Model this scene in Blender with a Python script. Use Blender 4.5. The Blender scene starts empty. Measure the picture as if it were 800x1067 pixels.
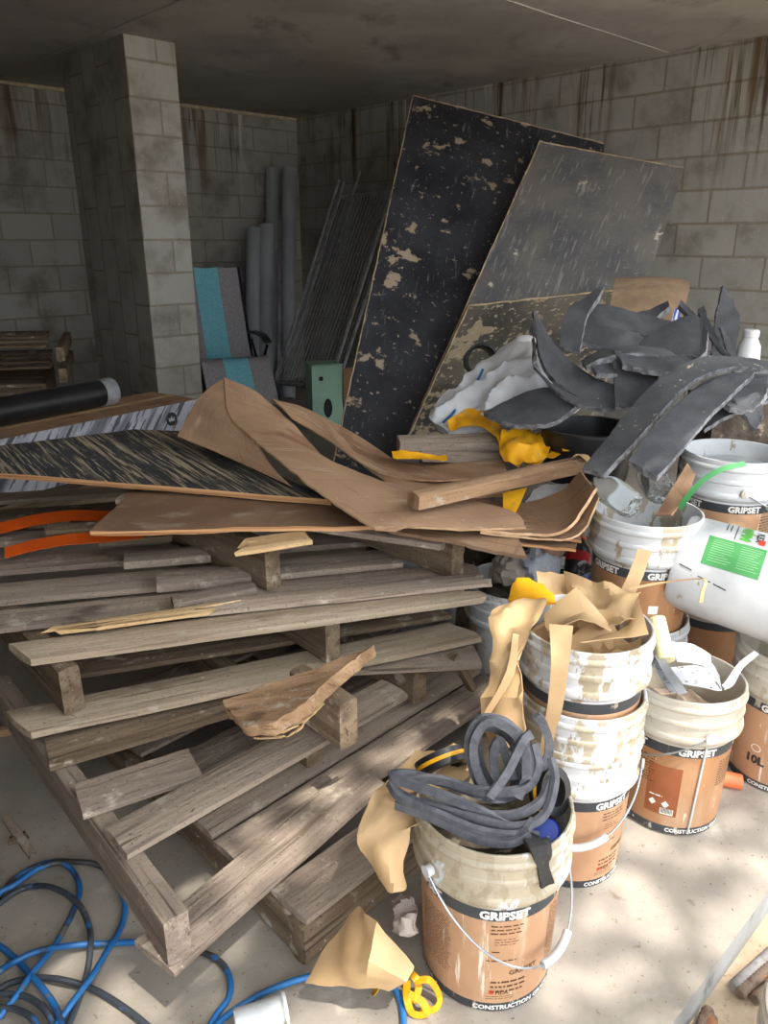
import bpy, math, random
from mathutils import Vector, Matrix, noise
rnd = random.Random(7)
SC = bpy.context.scene
COL = SC.collection
V = Vector

# ------------------------------------------------------------------ camera
PITCH = math.radians(19.5); SN, CS = math.sin(PITCH), math.cos(PITCH)
FOC = 800.0; EYE = V((0, 0, 1.4))
cam = bpy.data.cameras.new('camera'); cam.sensor_fit = 'HORIZONTAL'; cam.sensor_width = 36; cam.lens = 36
cam.clip_start = .05
co = bpy.data.objects.new('camera', cam); COL.objects.link(co)
co.location = EYE; co.rotation_euler = (math.radians(90) - PITCH, 0, 0)
SC.camera = co

def ray(u, v):
    a = (u - 400) / FOC; b = (533.5 - v) / FOC
    return V((a, CS + b * SN, -SN + b * CS))
def at(u, v, z):                       # the point of height z seen there
    r = ray(u, v); return EYE + r * ((z - EYE.z) / r.z)
def pd(u, v, d):                       # the point at distance d
    return EYE + ray(u, v) * d
def px(P):
    q = P - EYE; y = q.y * CS - q.z * SN
    return 400 + FOC * q.x / y, 533.5 - FOC * (q.y * SN + q.z * CS) / y
E1 = V((-.688, .725, 0)).normalized(); E2 = V((.725, .688, 0)).normalized()
EDGE = V((.545, 1.046, 0))
def room(s, t, z): return EDGE + E1 * s + E2 * t + V((0, 0, z))

# ------------------------------------------------------------------ materials
def lin(c):
    if isinstance(c, str):
        c = [int(c[i:i + 2], 16) / 255 for i in (0, 2, 4)]
    return tuple(x / 12.92 if x <= .04045 else ((x + .055) / 1.055) ** 2.4 for x in c) + (1,)
class Tree:
    def __init__(s, name):
        s.m = bpy.data.materials.new(name); s.m.use_nodes = True
        s.t = s.m.node_tree; s.b = s.t.nodes['Principled BSDF']
    def n(s, typ, **kw):
        nd = s.t.nodes.new(typ)
        for k, v in kw.items(): setattr(nd, k, v)
        return nd
    def l(s, a, b): s.t.links.new(a, b)
def coords(T, mode, stretch):
    tc = T.n('ShaderNodeTexCoord'); mp = T.n('ShaderNodeMapping')
    src = tc.outputs[mode]
    if len(stretch) == 4:                # a turn about z before the stretch
        m0 = T.n('ShaderNodeMapping'); m0.inputs['Rotation'].default_value = (0, 0, stretch[3]); T.l(src, m0.inputs['Vector']); src = m0.outputs[0]
    T.l(src, mp.inputs['Vector']); mp.inputs['Scale'].default_value = stretch[:3]
    oi = T.n('ShaderNodeObjectInfo'); ml = T.n('ShaderNodeMath', operation='MULTIPLY'); ml.inputs[1].default_value = 37.0
    T.l(oi.outputs['Random'], ml.inputs[0]); T.l(ml.outputs[0], mp.inputs['Location'])
    return mp.outputs[0]
def noise_fac(T, mode, scale, stretch, lo, hi, detail=5, rough=.6):
    nz = T.n('ShaderNodeTexNoise'); T.l(coords(T, mode, stretch), nz.inputs['Vector'])
    nz.inputs['Scale'].default_value = scale; nz.inputs['Detail'].default_value = detail; nz.inputs['Roughness'].default_value = rough
    mr = T.n('ShaderNodeMapRange'); mr.interpolation_type = 'SMOOTHSTEP'
    mr.inputs[1].default_value = lo; mr.inputs[2].default_value = hi
    T.l(nz.outputs[0], mr.inputs[0]); return mr.outputs[0], nz.outputs[0]
def mix(T, fac, a, b, mode='MIX'):
    mx = T.n('ShaderNodeMix', data_type='RGBA', blend_type=mode)
    for sock, v in ((mx.inputs[0], fac), (mx.inputs[6], a), (mx.inputs[7], b)):
        if hasattr(v, 'is_linked'): T.l(v, sock)
        else: sock.default_value = v
    return mx.outputs[2]
def M(name, c1, c2=None, scale=5, stretch=(1, 1, 1), layers=(), rough=.8, bump=.15, bscale=60, bstretch=None, rand=0, metal=0, mode='Object', band=(.35, .65), extra=None, spec=.4):
    T = Tree(name); c2 = c2 or c1
    f, _ = noise_fac(T, mode, scale, stretch, band[0], band[1])
    col = mix(T, f, lin(c1), lin(c2))
    for ly in layers:
        sc_, st_, lo, hi, c = ly[:5]
        f, _ = noise_fac(T, mode, sc_, st_, lo, hi, ly[5] if len(ly) > 5 else 5)
        col = mix(T, f, col, lin(c))
    if rand:
        oi = T.n('ShaderNodeObjectInfo'); mr = T.n('ShaderNodeMapRange')
        mr.inputs[3].default_value = 1 - rand; mr.inputs[4].default_value = 1 + rand
        T.l(oi.outputs['Random'], mr.inputs[0])
        hs = T.n('ShaderNodeHueSaturation'); T.l(mr.outputs[0], hs.inputs['Value']); T.l(col, hs.inputs['Color']); col = hs.outputs[0]
    if extra: col = extra(T, col)
    T.l(col, T.b.inputs['Base Color'])
    T.b.inputs['Roughness'].default_value = rough; T.b.inputs['Metallic'].default_value = metal
    T.b.inputs['Specular IOR Level'].default_value = spec
    if bump:
        _, h = noise_fac(T, mode, bscale, bstretch or stretch, 0, 1)
        bp = T.n('ShaderNodeBump'); bp.inputs['Strength'].default_value = bump; bp.inputs['Distance'].default_value = .01
        T.l(h, bp.inputs['Height']); T.l(bp.outputs[0], T.b.inputs['Normal'])
    return T.m

GR = (.07, 1, 1)
def wood(name, c1, c2, dirt='6a5d4c', amt=.62, rand=.18):
    return M(name, c1, c2, scale=16, stretch=GR, rough=.85, bump=.6, bscale=60, bstretch=(.15, 1, 1), rand=rand, spec=.25,
             layers=[(70, (.03, 1, 1), .56, .7, dirt), (7, (.6, 1, 1), amt, amt + .12, dirt), (16, (.8, 1, 1), .58, .72, 'b3a797'), (130, (1, 1, 1), .56, .72, dirt), (60, (1, 1, 1), .68, .73, 'c9c0b0')])
W_OLD = wood('weathered timber', 'a19182', '83756a', '63564b')
W_DARK = wood('dark weathered timber', '84735f', '635343', '463a2f')
W_PALE = wood('pale timber', 'b9a892', '9a8975', '7d6d5d', .64)
W_FRESH = wood('fresh split timber', 'd6b88c', 'bf9c70', '9a7c58', .75)
W_STICK = wood('brown pine stick', 'a98a6b', '86694e', '6c543f')
PLYEDGE = M('plywood edge', 'cfa274', '9c6c46', scale=4, stretch=(.3, .3, 40), rough=.85, bump=.2)
def formply(name, base, c2, patch, lo, sc=6, scr=.62):
    return M(name, base, c2, scale=2.2, mode='UV', rough=.55, bump=.12, bscale=30,
             layers=[(55, (1, .10, 1), scr, scr + .14, '8f8d89'), (70, (.3, 1, 1, .6), scr + .04, scr + .14, '7d7c7a'), (2.5, (1, .5, 1), .5, .75, c2), (sc, (1, 1, 1), lo, lo + .035, patch), (28, (1, 1, 1), lo + .03, lo + .06, 'a89c88')])
FORM_A = formply('black film formply', '23252b', '3a3c42', 'a69680', .605)
FORM_B = formply('scuffed film formply', '55565a', '716d68', 'c6bba8', .655, 4.5, .55)
FORM_C = formply('muddy film formply', '3c3b39', '6b655a', '9b8c75', .55, 9)
SA = .92
FORM_D = M('streaked black formply', '2e2f33', '434448', scale=3, rough=.6, bump=.2, bscale=30,
           layers=[(3, (.6, 2, 1, SA), .55, .75, '5a5852'), (9, (.25, 2.5, 1, SA), .58, .70, '6c675a'), (34, (.06, 2.0, 1, SA), .53, .62, '9c9079'), (70, (.06, 2, 1, SA), .56, .66, 'b0a388'), (60, (1, 1, 1), .64, .7, '8d8470')])
CARD = M('brown cardboard', 'a48569', '8e715a', scale=4, stretch=(1, .3, 1), rough=.85, bump=.12, bscale=50, mode='UV', rand=.08, spec=.2,
         layers=[(5, (1, 3, 1), .56, .75, 'b8a18b'), (3, (1, 1.5, 1), .56, .7, '80604a'), (40, (.06, 1, 1), .55, .72, '846751'), (50, (1, .05, 1), .58, .75, '846751'), (90, (1, 1, 1), .66, .72, 'c2b3a0')])
CARD_E = M('torn cardboard edge', 'c7a683', 'a4815f', scale=20, rough=.9, bump=.3)
CARD_D = M('dusty brown hardboard', '8b7059', '775c48', scale=4, stretch=(1, 1, 1), rough=.9, bump=.15, bscale=50, mode='UV', rand=.12, spec=.2,
           layers=[(5, (1, 2, 1), .55, .75, 'a18f7c'), (60, (1, 1, 1), .68, .75, 'b8ac9c')])
PAPER = M('tan masking paper', 'c2a37a', 'b29169', scale=3, rough=.6, bump=.15, bscale=30, mode='UV', layers=[(4, (1, 1, 1), .6, .8, 'd3b588')])
YELLOW = M('yellow plastic', 'e0a51c', 'c98a10', scale=5, rough=.45, bump=.1, bscale=30, mode='UV', layers=[(14, (1, 1, 1), .62, .7, 'b5905a')])
ORANGE = M('orange strapping', 'e2601a', 'c44d14', scale=3, rough=.4, bump=.05)
RUBBER = M('black foam rubber', '525357', '424347', scale=9, rough=.8, bump=.4, bscale=160, mode='UV', rand=.12, spec=.3,
           layers=[(7, (1, 1, 1), .6, .75, '57585b'), (60, (1, 1, 1), .70, .73, '8d8b88')])
RUB_SPK = M('speckled foam rubber', '565759', '47484b', scale=9, rough=.8, bump=.4, bscale=160, mode='UV', spec=.3,
            layers=[(30, (1, 1, 1), .63, .66, 'b3a58c'), (7, (1, 1, 1), .6, .75, '55565a')])
RUB_EDGE = M('torn grey foam', '85868a', '505155', scale=40, rough=.9, bump=.6, bscale=120)
FOAM = M('grey backing foam', '5f6066', '4e4f55', scale=40, rough=.85, bump=.3, bscale=200, rand=.15, spec=.3)
BAGW = M('white woven plastic', 'dcdee2', 'c6c9cf', scale=4, rough=.55, bump=.2, bscale=18, mode='UV', layers=[(6, (1, 1, 1), .62, .8, 'b4ada2')])
BLUE = M('blue plastic tube', '2c70ad', '1f5a94', scale=5, rough=.4, bump=.05, layers=[(7, (1, 1, 1), .52, .6, '3c3a38'), (30, (1, 1, 1), .6, .68, '6d6558')])
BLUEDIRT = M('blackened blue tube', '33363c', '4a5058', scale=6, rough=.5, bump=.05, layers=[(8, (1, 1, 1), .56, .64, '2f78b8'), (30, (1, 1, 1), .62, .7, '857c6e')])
NAVY = M('blue plastic cap', '15328a', '102870', scale=8, rough=.6, bump=0, layers=[(80, (1, 1, 1), .68, .71, '8088b0')])
BLACKP = M('black plastic', '17181a', '222326', scale=6, rough=.38, bump=.03)
PVC = M('grey pvc pipe', '9a9da1', '8a8d91', scale=3, rough=.4, bump=.03, layers=[(20, (1, 1, .1), .6, .75, '8f9092')])
STEEL = M('galvanised steel', 'a8aaad', '8b8d91', scale=14, rough=.4, bump=.05, metal=.25)
WIRE = M('bail wire', 'b4b6b9', '909296', scale=20, rough=.35, bump=0, metal=.8)
RUST = M('rusty rebar', '7a6a5e', '5a463a', scale=30, rough=.85, bump=.5, bscale=180, layers=[(20, (1, 1, 1), .55, .65, '9a6a48')])
MUD = 'a59a86'
def pail(name, lo, drip=.6, base='c6c8ca', c2='b7b9bb'):
    return M(name, base, c2, scale=4, rough=.42, bump=.25, bscale=22, spec=.5,
             layers=[(11, (1, 1, .45), lo, lo + .03, MUD), (30, (1, 1, .35), drip, drip + .03, '968a74'), (5, (1, 1, 1), .6, .9, 'bcb6a8'), (120, (1, 1, 1), .69, .72, '7d715e')])
PAIL_A = pail('white pail plastic with mud spatter', .55, .60)
PAIL_M = pail('muddy white pail plastic', .49, .57)
PAIL_B = pail('mud caked pail plastic', .40, .52)
PAIL_C = pail('dusty pail plastic', .60, .66, 'bfb9ad', 'aaa294')
PAIL_T = pail('scuffed white pail plastic', .66, .66)
PAIL_G = M('grey pail plastic', 'a9abad', '8f9194', scale=5, rough=.5, bump=.05, layers=[(20, (1, 1, 1), .62, .7, '7c766c')])
LABEL = M('tan printed label', 'b58f6e', 'a98162', scale=3, rough=.45, bump=.04, layers=[(14, (1, 1, .12), .56, .72, 'c9b298'), (5, (1, 1, .6), .55, .8, 'c8ad90'), (9, (1, 1, 1), .62, .68, '9c8468'), (40, (1, 1, .08), .62, .7, 'd8ccbc'), (90, (1, 1, .3), .67, .72, 'd9cbb8')])
LABEL_D = M('dusty tan label', 'a67a56', '8f6644', scale=3, rough=.5, bump=.04, layers=[(8, (1, 1, .2), .5, .8, 'b29a80'), (60, (1, 1, .3), .64, .70, 'cbb9a2')])
BANDM = M('charcoal label band', '33363a', '3d4044', scale=8, rough=.45, bump=.03, layers=[(25, (1, 1, .4), .60, .66, 'aaa08f')])
PRINT_D = M('dark label print', '5b3b22', '513520', scale=9, rough=.6, bump=0)
PRINT_W = M('white label print', 'e5e3de', 'd6d2ca', scale=9, rough=.5, bump=0)
PRINT_K = M('black print', '2a2a2c', '323234', scale=9, rough=.5, bump=0)
PRINT_R = M('red print', 'c8402c', 'b83626', scale=9, rough=.5, bump=0)
PRINT_G = M('green print', '4fa33c', '479635', scale=9, rough=.5, bump=0)
GREENL = M('green label', '3f8a4a', '35793f', scale=5, rough=.45, bump=.02, layers=[(9, (1, 1, 1), .58, .7, '4f9a58'), (28, (1, 1, 1), .67, .7, 'd8d8cc')])
GREENP = M('green plastic strap', '4c9a58', '3c8648', scale=5, rough=.4, bump=0)
RAG = M('dirty grey rag', 'a39c92', '867e74', scale=8, rough=.95, bump=.3, bscale=60)
RAGK = M('dark rag', '3a3836', '2c2a2a', scale=20, rough=.95, bump=.4, bscale=80, layers=[(60, (1, 1, 1), .66, .7, 'a8a098')])
CLOTH = M('brown felt', '9a8166', '86705a', scale=12, rough=.95, bump=.3, bscale=90, mode='UV')
TEAL = M('teal mesh fabric', '7fc3d0', '70b3c2', scale=60, rough=.8, bump=.2, bscale=200)
GREYF = M('grey mesh fabric', '9b979a', '8a878a', scale=60, rough=.8, bump=.2, bscale=200)
MINT = M('mint printed card', 'a9cdb8', '9cc0ab', scale=4, rough=.7, bump=.03)
SKIN_CLEAR = None
def clearplastic():
    T = Tree('clear bottle plastic'); b = T.b
    b.inputs['Base Color'].default_value = lin('eef2f3'); b.inputs['Transmission Weight'].default_value = .93
    b.inputs['Roughness'].default_value = .06; b.inputs['IOR'].default_value = 1.12
    _, h = noise_fac(T, 'Object', 30, (1, 1, 1), 0, 1); bp = T.n('ShaderNodeBump'); bp.inputs['Strength'].default_value = .5
    T.l(h, bp.inputs['Height']); T.l(bp.outputs[0], b.inputs['Normal']); return T.m
CLEAR = clearplastic()
def carton_side():
    def ex(T, col):
        for sc_, lo, hi, c in ((7, .50, .60, '6a6a72'), (16, .56, .60, '4a4a52'), (30, .58, .62, '5c5c64')):
            tc = T.n('ShaderNodeTexCoord'); m1 = T.n('ShaderNodeMapping'); m1.inputs['Rotation'].default_value = (0, 0, math.radians(52)); T.l(tc.outputs['UV'], m1.inputs['Vector'])
            m2 = T.n('ShaderNodeMapping'); m2.inputs['Scale'].default_value = (.12, 1, 1); T.l(m1.outputs[0], m2.inputs['Vector'])
            nz = T.n('ShaderNodeTexNoise'); nz.inputs['Scale'].default_value = sc_ * 1.6; nz.inputs['Detail'].default_value = 4; T.l(m2.outputs[0], nz.inputs['Vector'])
            mr = T.n('ShaderNodeMapRange'); mr.inputs[1].default_value = lo; mr.inputs[2].default_value = hi; T.l(nz.outputs[0], mr.inputs[0])
            col = mix(T, mr.outputs[0], col, lin(c))
        return col
    return M('carton printed with grey timber grain', 'acadb6', '9c9da5', scale=6, mode='UV', rough=.7, bump=0, extra=ex)
CARTON_SIDE = carton_side()

def block_wall(name, c1, c2, stain, eff):
    T = Tree(name)
    tc = T.n('ShaderNodeTexCoord')
    br = T.n('ShaderNodeTexBrick'); T.l(tc.outputs['UV'], br.inputs['Vector'])
    br.inputs['Scale'].default_value = 1; br.inputs['Brick Width'].default_value = .4; br.inputs['Row Height'].default_value = .2
    br.inputs['Mortar Size'].default_value = .008; br.inputs['Mortar Smooth'].default_value = .3; br.offset = .5
    br.inputs['Color1'].default_value = lin(c1); br.inputs['Color2'].default_value = lin(c2); br.inputs['Mortar'].default_value = lin('827a6e')
    br.inputs['Bias'].default_value = -.1
    col = br.outputs['Color']
    f, _ = noise_fac(T, 'UV', 3, (1, 1, 1), .45, .75); col = mix(T, f, col, lin('6f6a60'))
    f, _ = noise_fac(T, 'UV', 60, (1, 1, 1), .6, .75); col = mix(T, f, col, lin('a8a298'))
    # run-down stains under the slab
    sx = T.n('ShaderNodeSeparateXYZ'); T.l(tc.outputs['UV'], sx.inputs[0])
    def streak(scale, lo, hi, y0, y1, c, col):
        f, _ = noise_fac(T, 'UV', scale, (1, .05, 1), lo, hi, 4)
        mr = T.n('ShaderNodeMapRange'); mr.inputs[1].default_value = y0; mr.inputs[2].default_value = y1; T.l(sx.outputs[1], mr.inputs[0])
        nn, _ = noise_fac(T, 'UV', 2.2, (1, .1, 1), .42, .6)
        ml = T.n('ShaderNodeMath', operation='MULTIPLY'); T.l(f, ml.inputs[0]); T.l(mr.outputs[0], ml.inputs[1])
        m2 = T.n('ShaderNodeMath', operation='MULTIPLY'); T.l(ml.outputs[0], m2.inputs[0]); T.l(nn, m2.inputs[1])
        return mix(T, m2.outputs[0], col, lin(c))
    col = streak(9, .48, .62, 1.55, 2.35, stain, col)
    col = streak(22, .53, .66, 1.8, 2.45, '3d3020', col)
    col = streak(14, .55, .68, 1.7, 2.5, eff, col)
    T.l(col, T.b.inputs['Base Color']); T.b.inputs['Roughness'].default_value = .9; T.b.inputs['Specular IOR Level'].default_value = .2
    bp = T.n('ShaderNodeBump'); bp.inputs['Strength'].default_value = .7; bp.inputs['Distance'].default_value = .006; bp.invert = True
    T.l(br.outputs['Fac'], bp.inputs['Height'])
    _, h = noise_fac(T, 'UV', 90, (1, 1, 1), 0, 1)
    b2 = T.n('ShaderNodeBump'); b2.inputs['Strength'].default_value = .25; b2.inputs['Distance'].default_value = .005
    T.l(h, b2.inputs['Height']); T.l(bp.outputs[0], b2.inputs['Normal']); T.l(b2.outputs[0], T.b.inputs['Normal'])
    return T.m
BLOCK = block_wall('grey concrete blockwork', '98968f', '8c8a84', '5f5038', 'bdb9b0')
CEILM = M('cast concrete soffit', 'a9a7a3', '949290', scale=1.3, rough=.85, bump=.2, bscale=30, layers=[(4, (1, .4, 1), .55, .75, '7a7772'), (.8, (1, 1, 1), .5, .7, '9b968c'), (30, (1, 1, 1), .68, .74, 'b5aea2')])
SLABM = M('dusty concrete slab', 'a0978c', '8f877d', scale=2.5, rough=.85, bump=.2, bscale=80, spec=.2,
          layers=[(5, (1, 1, 1), .55, .8, '8f867c'), (17, (1, 1, 1), .62, .74, '86786a'), (110, (1, 1, 1), .66, .71, '6f5f50'), (7, (1, 1, 1), .60, .8, 'bfb6aa'), (40, (1, 1, 1), .66, .72, '857564')])
SLABE = M('slab edge concrete', '9a9a98', '8a8a88', scale=5, stretch=(1, 1, 1), rough=.8, bump=.15, layers=[(9, (1, 1, 1), .6, .7, '757370')])
GROUNDM = M('sandy dirt', 'b8a48c', '9d8a74', scale=6, rough=.95, bump=.5, bscale=60, layers=[(90, (1, 1, 1), .6, .7, '82705c')])
DEBRISM = M('timber crumbs', '9b7f5f', '6f5842', scale=30, rough=.9, bump=0)
RUBBLE = M('rubbish heap dirt', '5d5349', '3d362f', scale=14, rough=.95, bump=.8, bscale=40, layers=[(20, (1, 1, 1), .58, .66, '8f8474')])
LEAF = M('leaf green', '4d6b35', '3f5a2b', scale=5, rough=.6, bump=0)
BARK = M('bark', '6b5a4a', '57483b', scale=10, rough=.9, bump=.5)
ORTUBE = M('orange sealant cap', 'e0764a', 'd06a40', scale=8, rough=.5, bump=.05, layers=[(20, (1, 1, 1), .62, .7, 'c8b8a4')])
CREAM = M('cream foam roller', 'd9d3a8', 'c9c296', scale=30, rough=.95, bump=.3, bscale=90)
SILVER = M('mud flecked scraper steel', 'a3a8ae', '8d9298', scale=8, rough=.4, bump=.05, metal=.3, layers=[(40, (1, 1, 1), .58, .62, '5c554c')])

# ------------------------------------------------------------------ objects
def empty(name, loc, label, cat, group=None):
    o = bpy.data.objects.new(name, None); COL.objects.link(o); o.empty_display_size = .05
    o.location = loc; return tag(o, label, cat, group)
def tag(o, label=None, cat=None, group=None, kind=None):
    if label: o['label'] = label
    if cat: o['category'] = cat
    if group: o['group'] = group
    if kind: o['kind'] = kind
    return o
ROOTLOC = {}
class MB:
    def __init__(s): s.v = []; s.f = []; s.uv = []; s.mi = []; s.sm = []
    def add(s, vs, fs, uvs=None, mi=0, smooth=True):
        k = len(s.v); s.v += [V(p) for p in vs]
        for i, f in enumerate(fs):
            s.f.append([a + k for a in f]); s.mi.append(mi); s.sm.append(smooth)
            s.uv.append([uvs[a] for a in f] if uvs else [(s.v[a + k].x, s.v[a + k].y) for a in f])
        return s
    def build(s, name, mat, parent=None, M_=None, local=False):
        # vertices are in world coordinates unless M_ (local frame) is given
        me = bpy.data.meshes.new(name); o = bpy.data.objects.new(name, me); COL.objects.link(o)
        off = V((0, 0, 0))
        if M_ is None and not local:
            if parent is None:
                lo = [min(p[i] for p in s.v) for i in range(3)]; hi = [max(p[i] for p in s.v) for i in range(3)]
                off = V(((lo[0] + hi[0]) / 2, (lo[1] + hi[1]) / 2, lo[2]))
            else: off = wloc(parent)
        me.from_pydata([tuple(p - off) for p in s.v], [], s.f)
        for mt in (mat if isinstance(mat, (list, tuple)) else [mat]): me.materials.append(mt)
        ul = me.uv_layers.new(name='UVMap')
        i = 0
        for pi, pl in enumerate(me.polygons):
            pl.material_index = s.mi[pi]; pl.use_smooth = s.sm[pi]
            for q in s.uv[pi]: ul.data[i].uv = q; i += 1
        if parent is not None: o.parent = parent
        if M_ is not None:
            o.matrix_basis = Matrix.Translation(-wloc(parent)) @ M_ if parent is not None else M_
        elif parent is None and not local: o.location = off
        me.set_sharp_from_angle(angle=math.radians(38)); me.update(); return o
def wloc(o):
    l = V((0, 0, 0))
    while o is not None: l = l + o.location; o = o.parent
    return l
def frame(o, x, y=None, z=None):
    x = x.normalized()
    if z is None: y = (y - x * y.dot(x)).normalized(); z = x.cross(y)
    else: z = (z - x * z.dot(x)).normalized(); y = z.cross(x)
    m = Matrix((x, y, z)).transposed().to_4x4(); m.translation = o; return m

def box(mb, P, ax, ay, az, mi=0, uvm=True):
    c = [P + ax * i + ay * j + az * k for k in (0, 1) for j in (0, 1) for i in (0, 1)]
    lx, ly, lz = ax.length, ay.length, az.length
    for f, (a, b) in (((0, 2, 3, 1), (ly, lx)), ((4, 5, 7, 6), (lx, ly)), ((0, 1, 5, 4), (lx, lz)), ((2, 6, 7, 3), (lz, lx)), ((0, 4, 6, 2), (lz, ly)), ((1, 3, 7, 5), (ly, lz))):
        uv = {f[0]: (0, 0), f[1]: (a, 0), f[2]: (a, b), f[3]: (0, b)}
        mb.add([c[i] for i in f], [(0, 1, 2, 3)], [uv[i] for i in f], mi, False)
    return mb

def plank(name, A, B, w, t, mat, root=None, wdir=None, jag=(0, 0), worn=.0015, seg=.12, mcol=5, skew=0):
    x = (B - A)
    if wdir is None:
        wdir = V((-x.y, x.x, 0))
        if wdir.y < 0: wdir = -wdir
    y = (wdir - x.normalized() * wdir.dot(x.normalized())).normalized()
    z = x.normalized().cross(y)
    if z.z < 0: A, B = B, A; jag = (jag[1], jag[0]); x = -x; z = -z
    L = x.length; n = max(3, int(L / seg)); m = mcol
    vs = []; sd = rnd.random() * 90
    def prof():
        c = min(.004, t * .2)
        r = []
        for j in range(m):
            q = j / (m - 1); r.append((q * w, -c if j in (0, m - 1) else 0.0))
        for j in range(m - 1, -1, -1):
            q = j / (m - 1); r.append((q * w, -t + (c if j in (0, m - 1) else 0)))
        return r
    pr = prof(); k = 2 * m
    j0 = [abs(rnd.gauss(0, jag[0])) if jag[0] else rnd.uniform(-.002, .002) for _ in range(m)]
    j1 = [abs(rnd.gauss(0, jag[1])) if jag[1] else rnd.uniform(-.002, .002) for _ in range(m)]
    for i in range(n + 1):
        for a, (py, pz) in enumerate(pr):
            j = a if a < m else k - 1 - a
            xs = L * i / n
            if i == 0: xs += j0[j] + (rnd.uniform(-.3, .3) * jag[0])
            if i == n: xs -= j1[j] + (rnd.uniform(-.3, .3) * jag[1])
            xs += skew * py
            nz = noise.noise_vector(V((xs * 6 + sd, py * 12, pz * 12)))
            vs.append((xs, py + nz.y * worn * 1.5, pz + nz.z * worn))
    fs = []
    for i in range(n):
        for a in range(k):
            b = (a + 1) % k; fs.append((i * k + a, (i + 1) * k + a, (i + 1) * k + b, i * k + b))
    mb = MB(); mb.add(vs, fs, None, 0, False)
    for base, fl in ((0, False), (n * k, True)):
        cap = []
        for j in range(m - 1):
            f = (base + j, base + j + 1, base + k - 2 - j, base + k - 1 - j)
            cap.append(f[::-1] if fl else f)
        kk = len(mb.v)
        for f in cap:
            mb.f.append(list(f)); mb.mi.append(0); mb.sm.append(False); mb.uv.append([(mb.v[q].x, mb.v[q].y) for q in f])
    m4 = frame(A, x, y)
    return mb.build(name, mat, root, m4)

def cr(p, t):                                     # Catmull-Rom through p at t in 0..len-1
    n = len(p); i = min(int(t), n - 2); f = t - i
    a, b, c, d = p[max(i - 1, 0)], p[i], p[i + 1], p[min(i + 2, n - 1)]
    if i == 0: a = b * 2 - c
    if i + 2 > n - 1: d = c * 2 - b
    return (b * 2 + (c - a) * f + (a * 2 - b * 5 + c * 4 - d) * f * f + (b * 3 - a - c * 3 + d) * f ** 3) * .5
def ln(p, t):
    i = min(int(t), len(p) - 2); f = t - i; return p[i] * (1 - f) + p[i + 1] * f
def smooth_path(p, n=8): 
    m = (len(p) - 1) * n; return [cr(p, i / n) for i in range(m + 1)]
def sheet(mb, rows, nu=6, nv=6, th=.004, amp=0, freq=6, curved=True, mi=0, emi=None, smooth=True, ragged=0, bulge=0, ridge=False):
    fn = cr if curved else ln
    R = len(rows); Cn = len(rows[0]); W = (Cn - 1) * nu; Hh = (R - 1) * nv
    cols = [[fn(r, i / nu) for i in range(W + 1)] for r in rows]
    g = []
    for j in range(Hh + 1):
        g.append([fn([cols[r][i] for r in range(R)], j / nv) for i in range(W + 1)])
    sd = rnd.random() * 50
    nr = []
    for j in range(Hh + 1):
        row = []
        for i in range(W + 1):
            du = g[j][min(i + 1, W)] - g[j][max(i - 1, 0)]; dv = g[min(j + 1, Hh)][i] - g[max(j - 1, 0)][i]
            q = du.cross(dv); row.append(q.normalized() if q.length > 1e-9 else V((0, 0, 1)))
        nr.append(row)
    uv = []; top = []; bot = []
    for j in range(Hh + 1):
        acc = 0
        for i in range(W + 1):
            if i: acc += (g[j][i] - g[j][i - 1]).length
            p = g[j][i].copy()
            if amp and ridge: p -= nr[j][i] * amp * (1 - 2.4 * abs(noise.noise(p * freq + V((sd, 0, 0)))) - .9 * abs(noise.noise(p * freq * 2.1 + V((0, sd, 0)))))
            elif amp: p += nr[j][i] * amp * (noise.noise(p * freq + V((sd, 0, 0))) + .5 * noise.noise(p * freq * 2.3 + V((0, sd, 0))))
            if ragged and (j in (0, Hh) or i in (0, W)):
                p += noise.noise_vector(p * 45 + V((sd, sd, 0))) * ragged
            if bulge: p += nr[j][i] * bulge * math.sin(math.pi * i / W) * math.sin(math.pi * j / Hh)
            top.append(p); bot.append(p - nr[j][i] * th)
            uv.append((acc + sd, (g[j][i] - g[0][i]).length + sd))
    n = W + 1
    fs = [(j * n + i, j * n + i + 1, (j + 1) * n + i + 1, (j + 1) * n + i) for j in range(Hh) for i in range(W)]
    mb.add(top, fs, uv, mi, smooth)
    mb.add(bot, [f[::-1] for f in fs], uv, mi, smooth)
    ring = [i for i in range(n)] + [j * n + W for j in range(1, Hh + 1)] + [Hh * n + i for i in range(W - 1, -1, -1)] + [j * n for j in range(Hh - 1, 0, -1)]
    q = len(ring); ev = [top[i] for i in ring] + [bot[i] for i in ring]
    euv = [(0, 0)] * (2 * q); acc = 0
    for i in range(q):
        euv[i] = (acc, th); euv[i + q] = (acc, 0); acc += (top[ring[(i + 1) % q]] - top[ring[i]]).length
    mb.add(ev, [(i, i + q, (i + 1) % q + q, (i + 1) % q) for i in range(q)], euv, mi if emi is None else emi, False)
    return mb
def PD(*rows): return [[pd(*q) for q in r] for r in rows]
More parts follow.
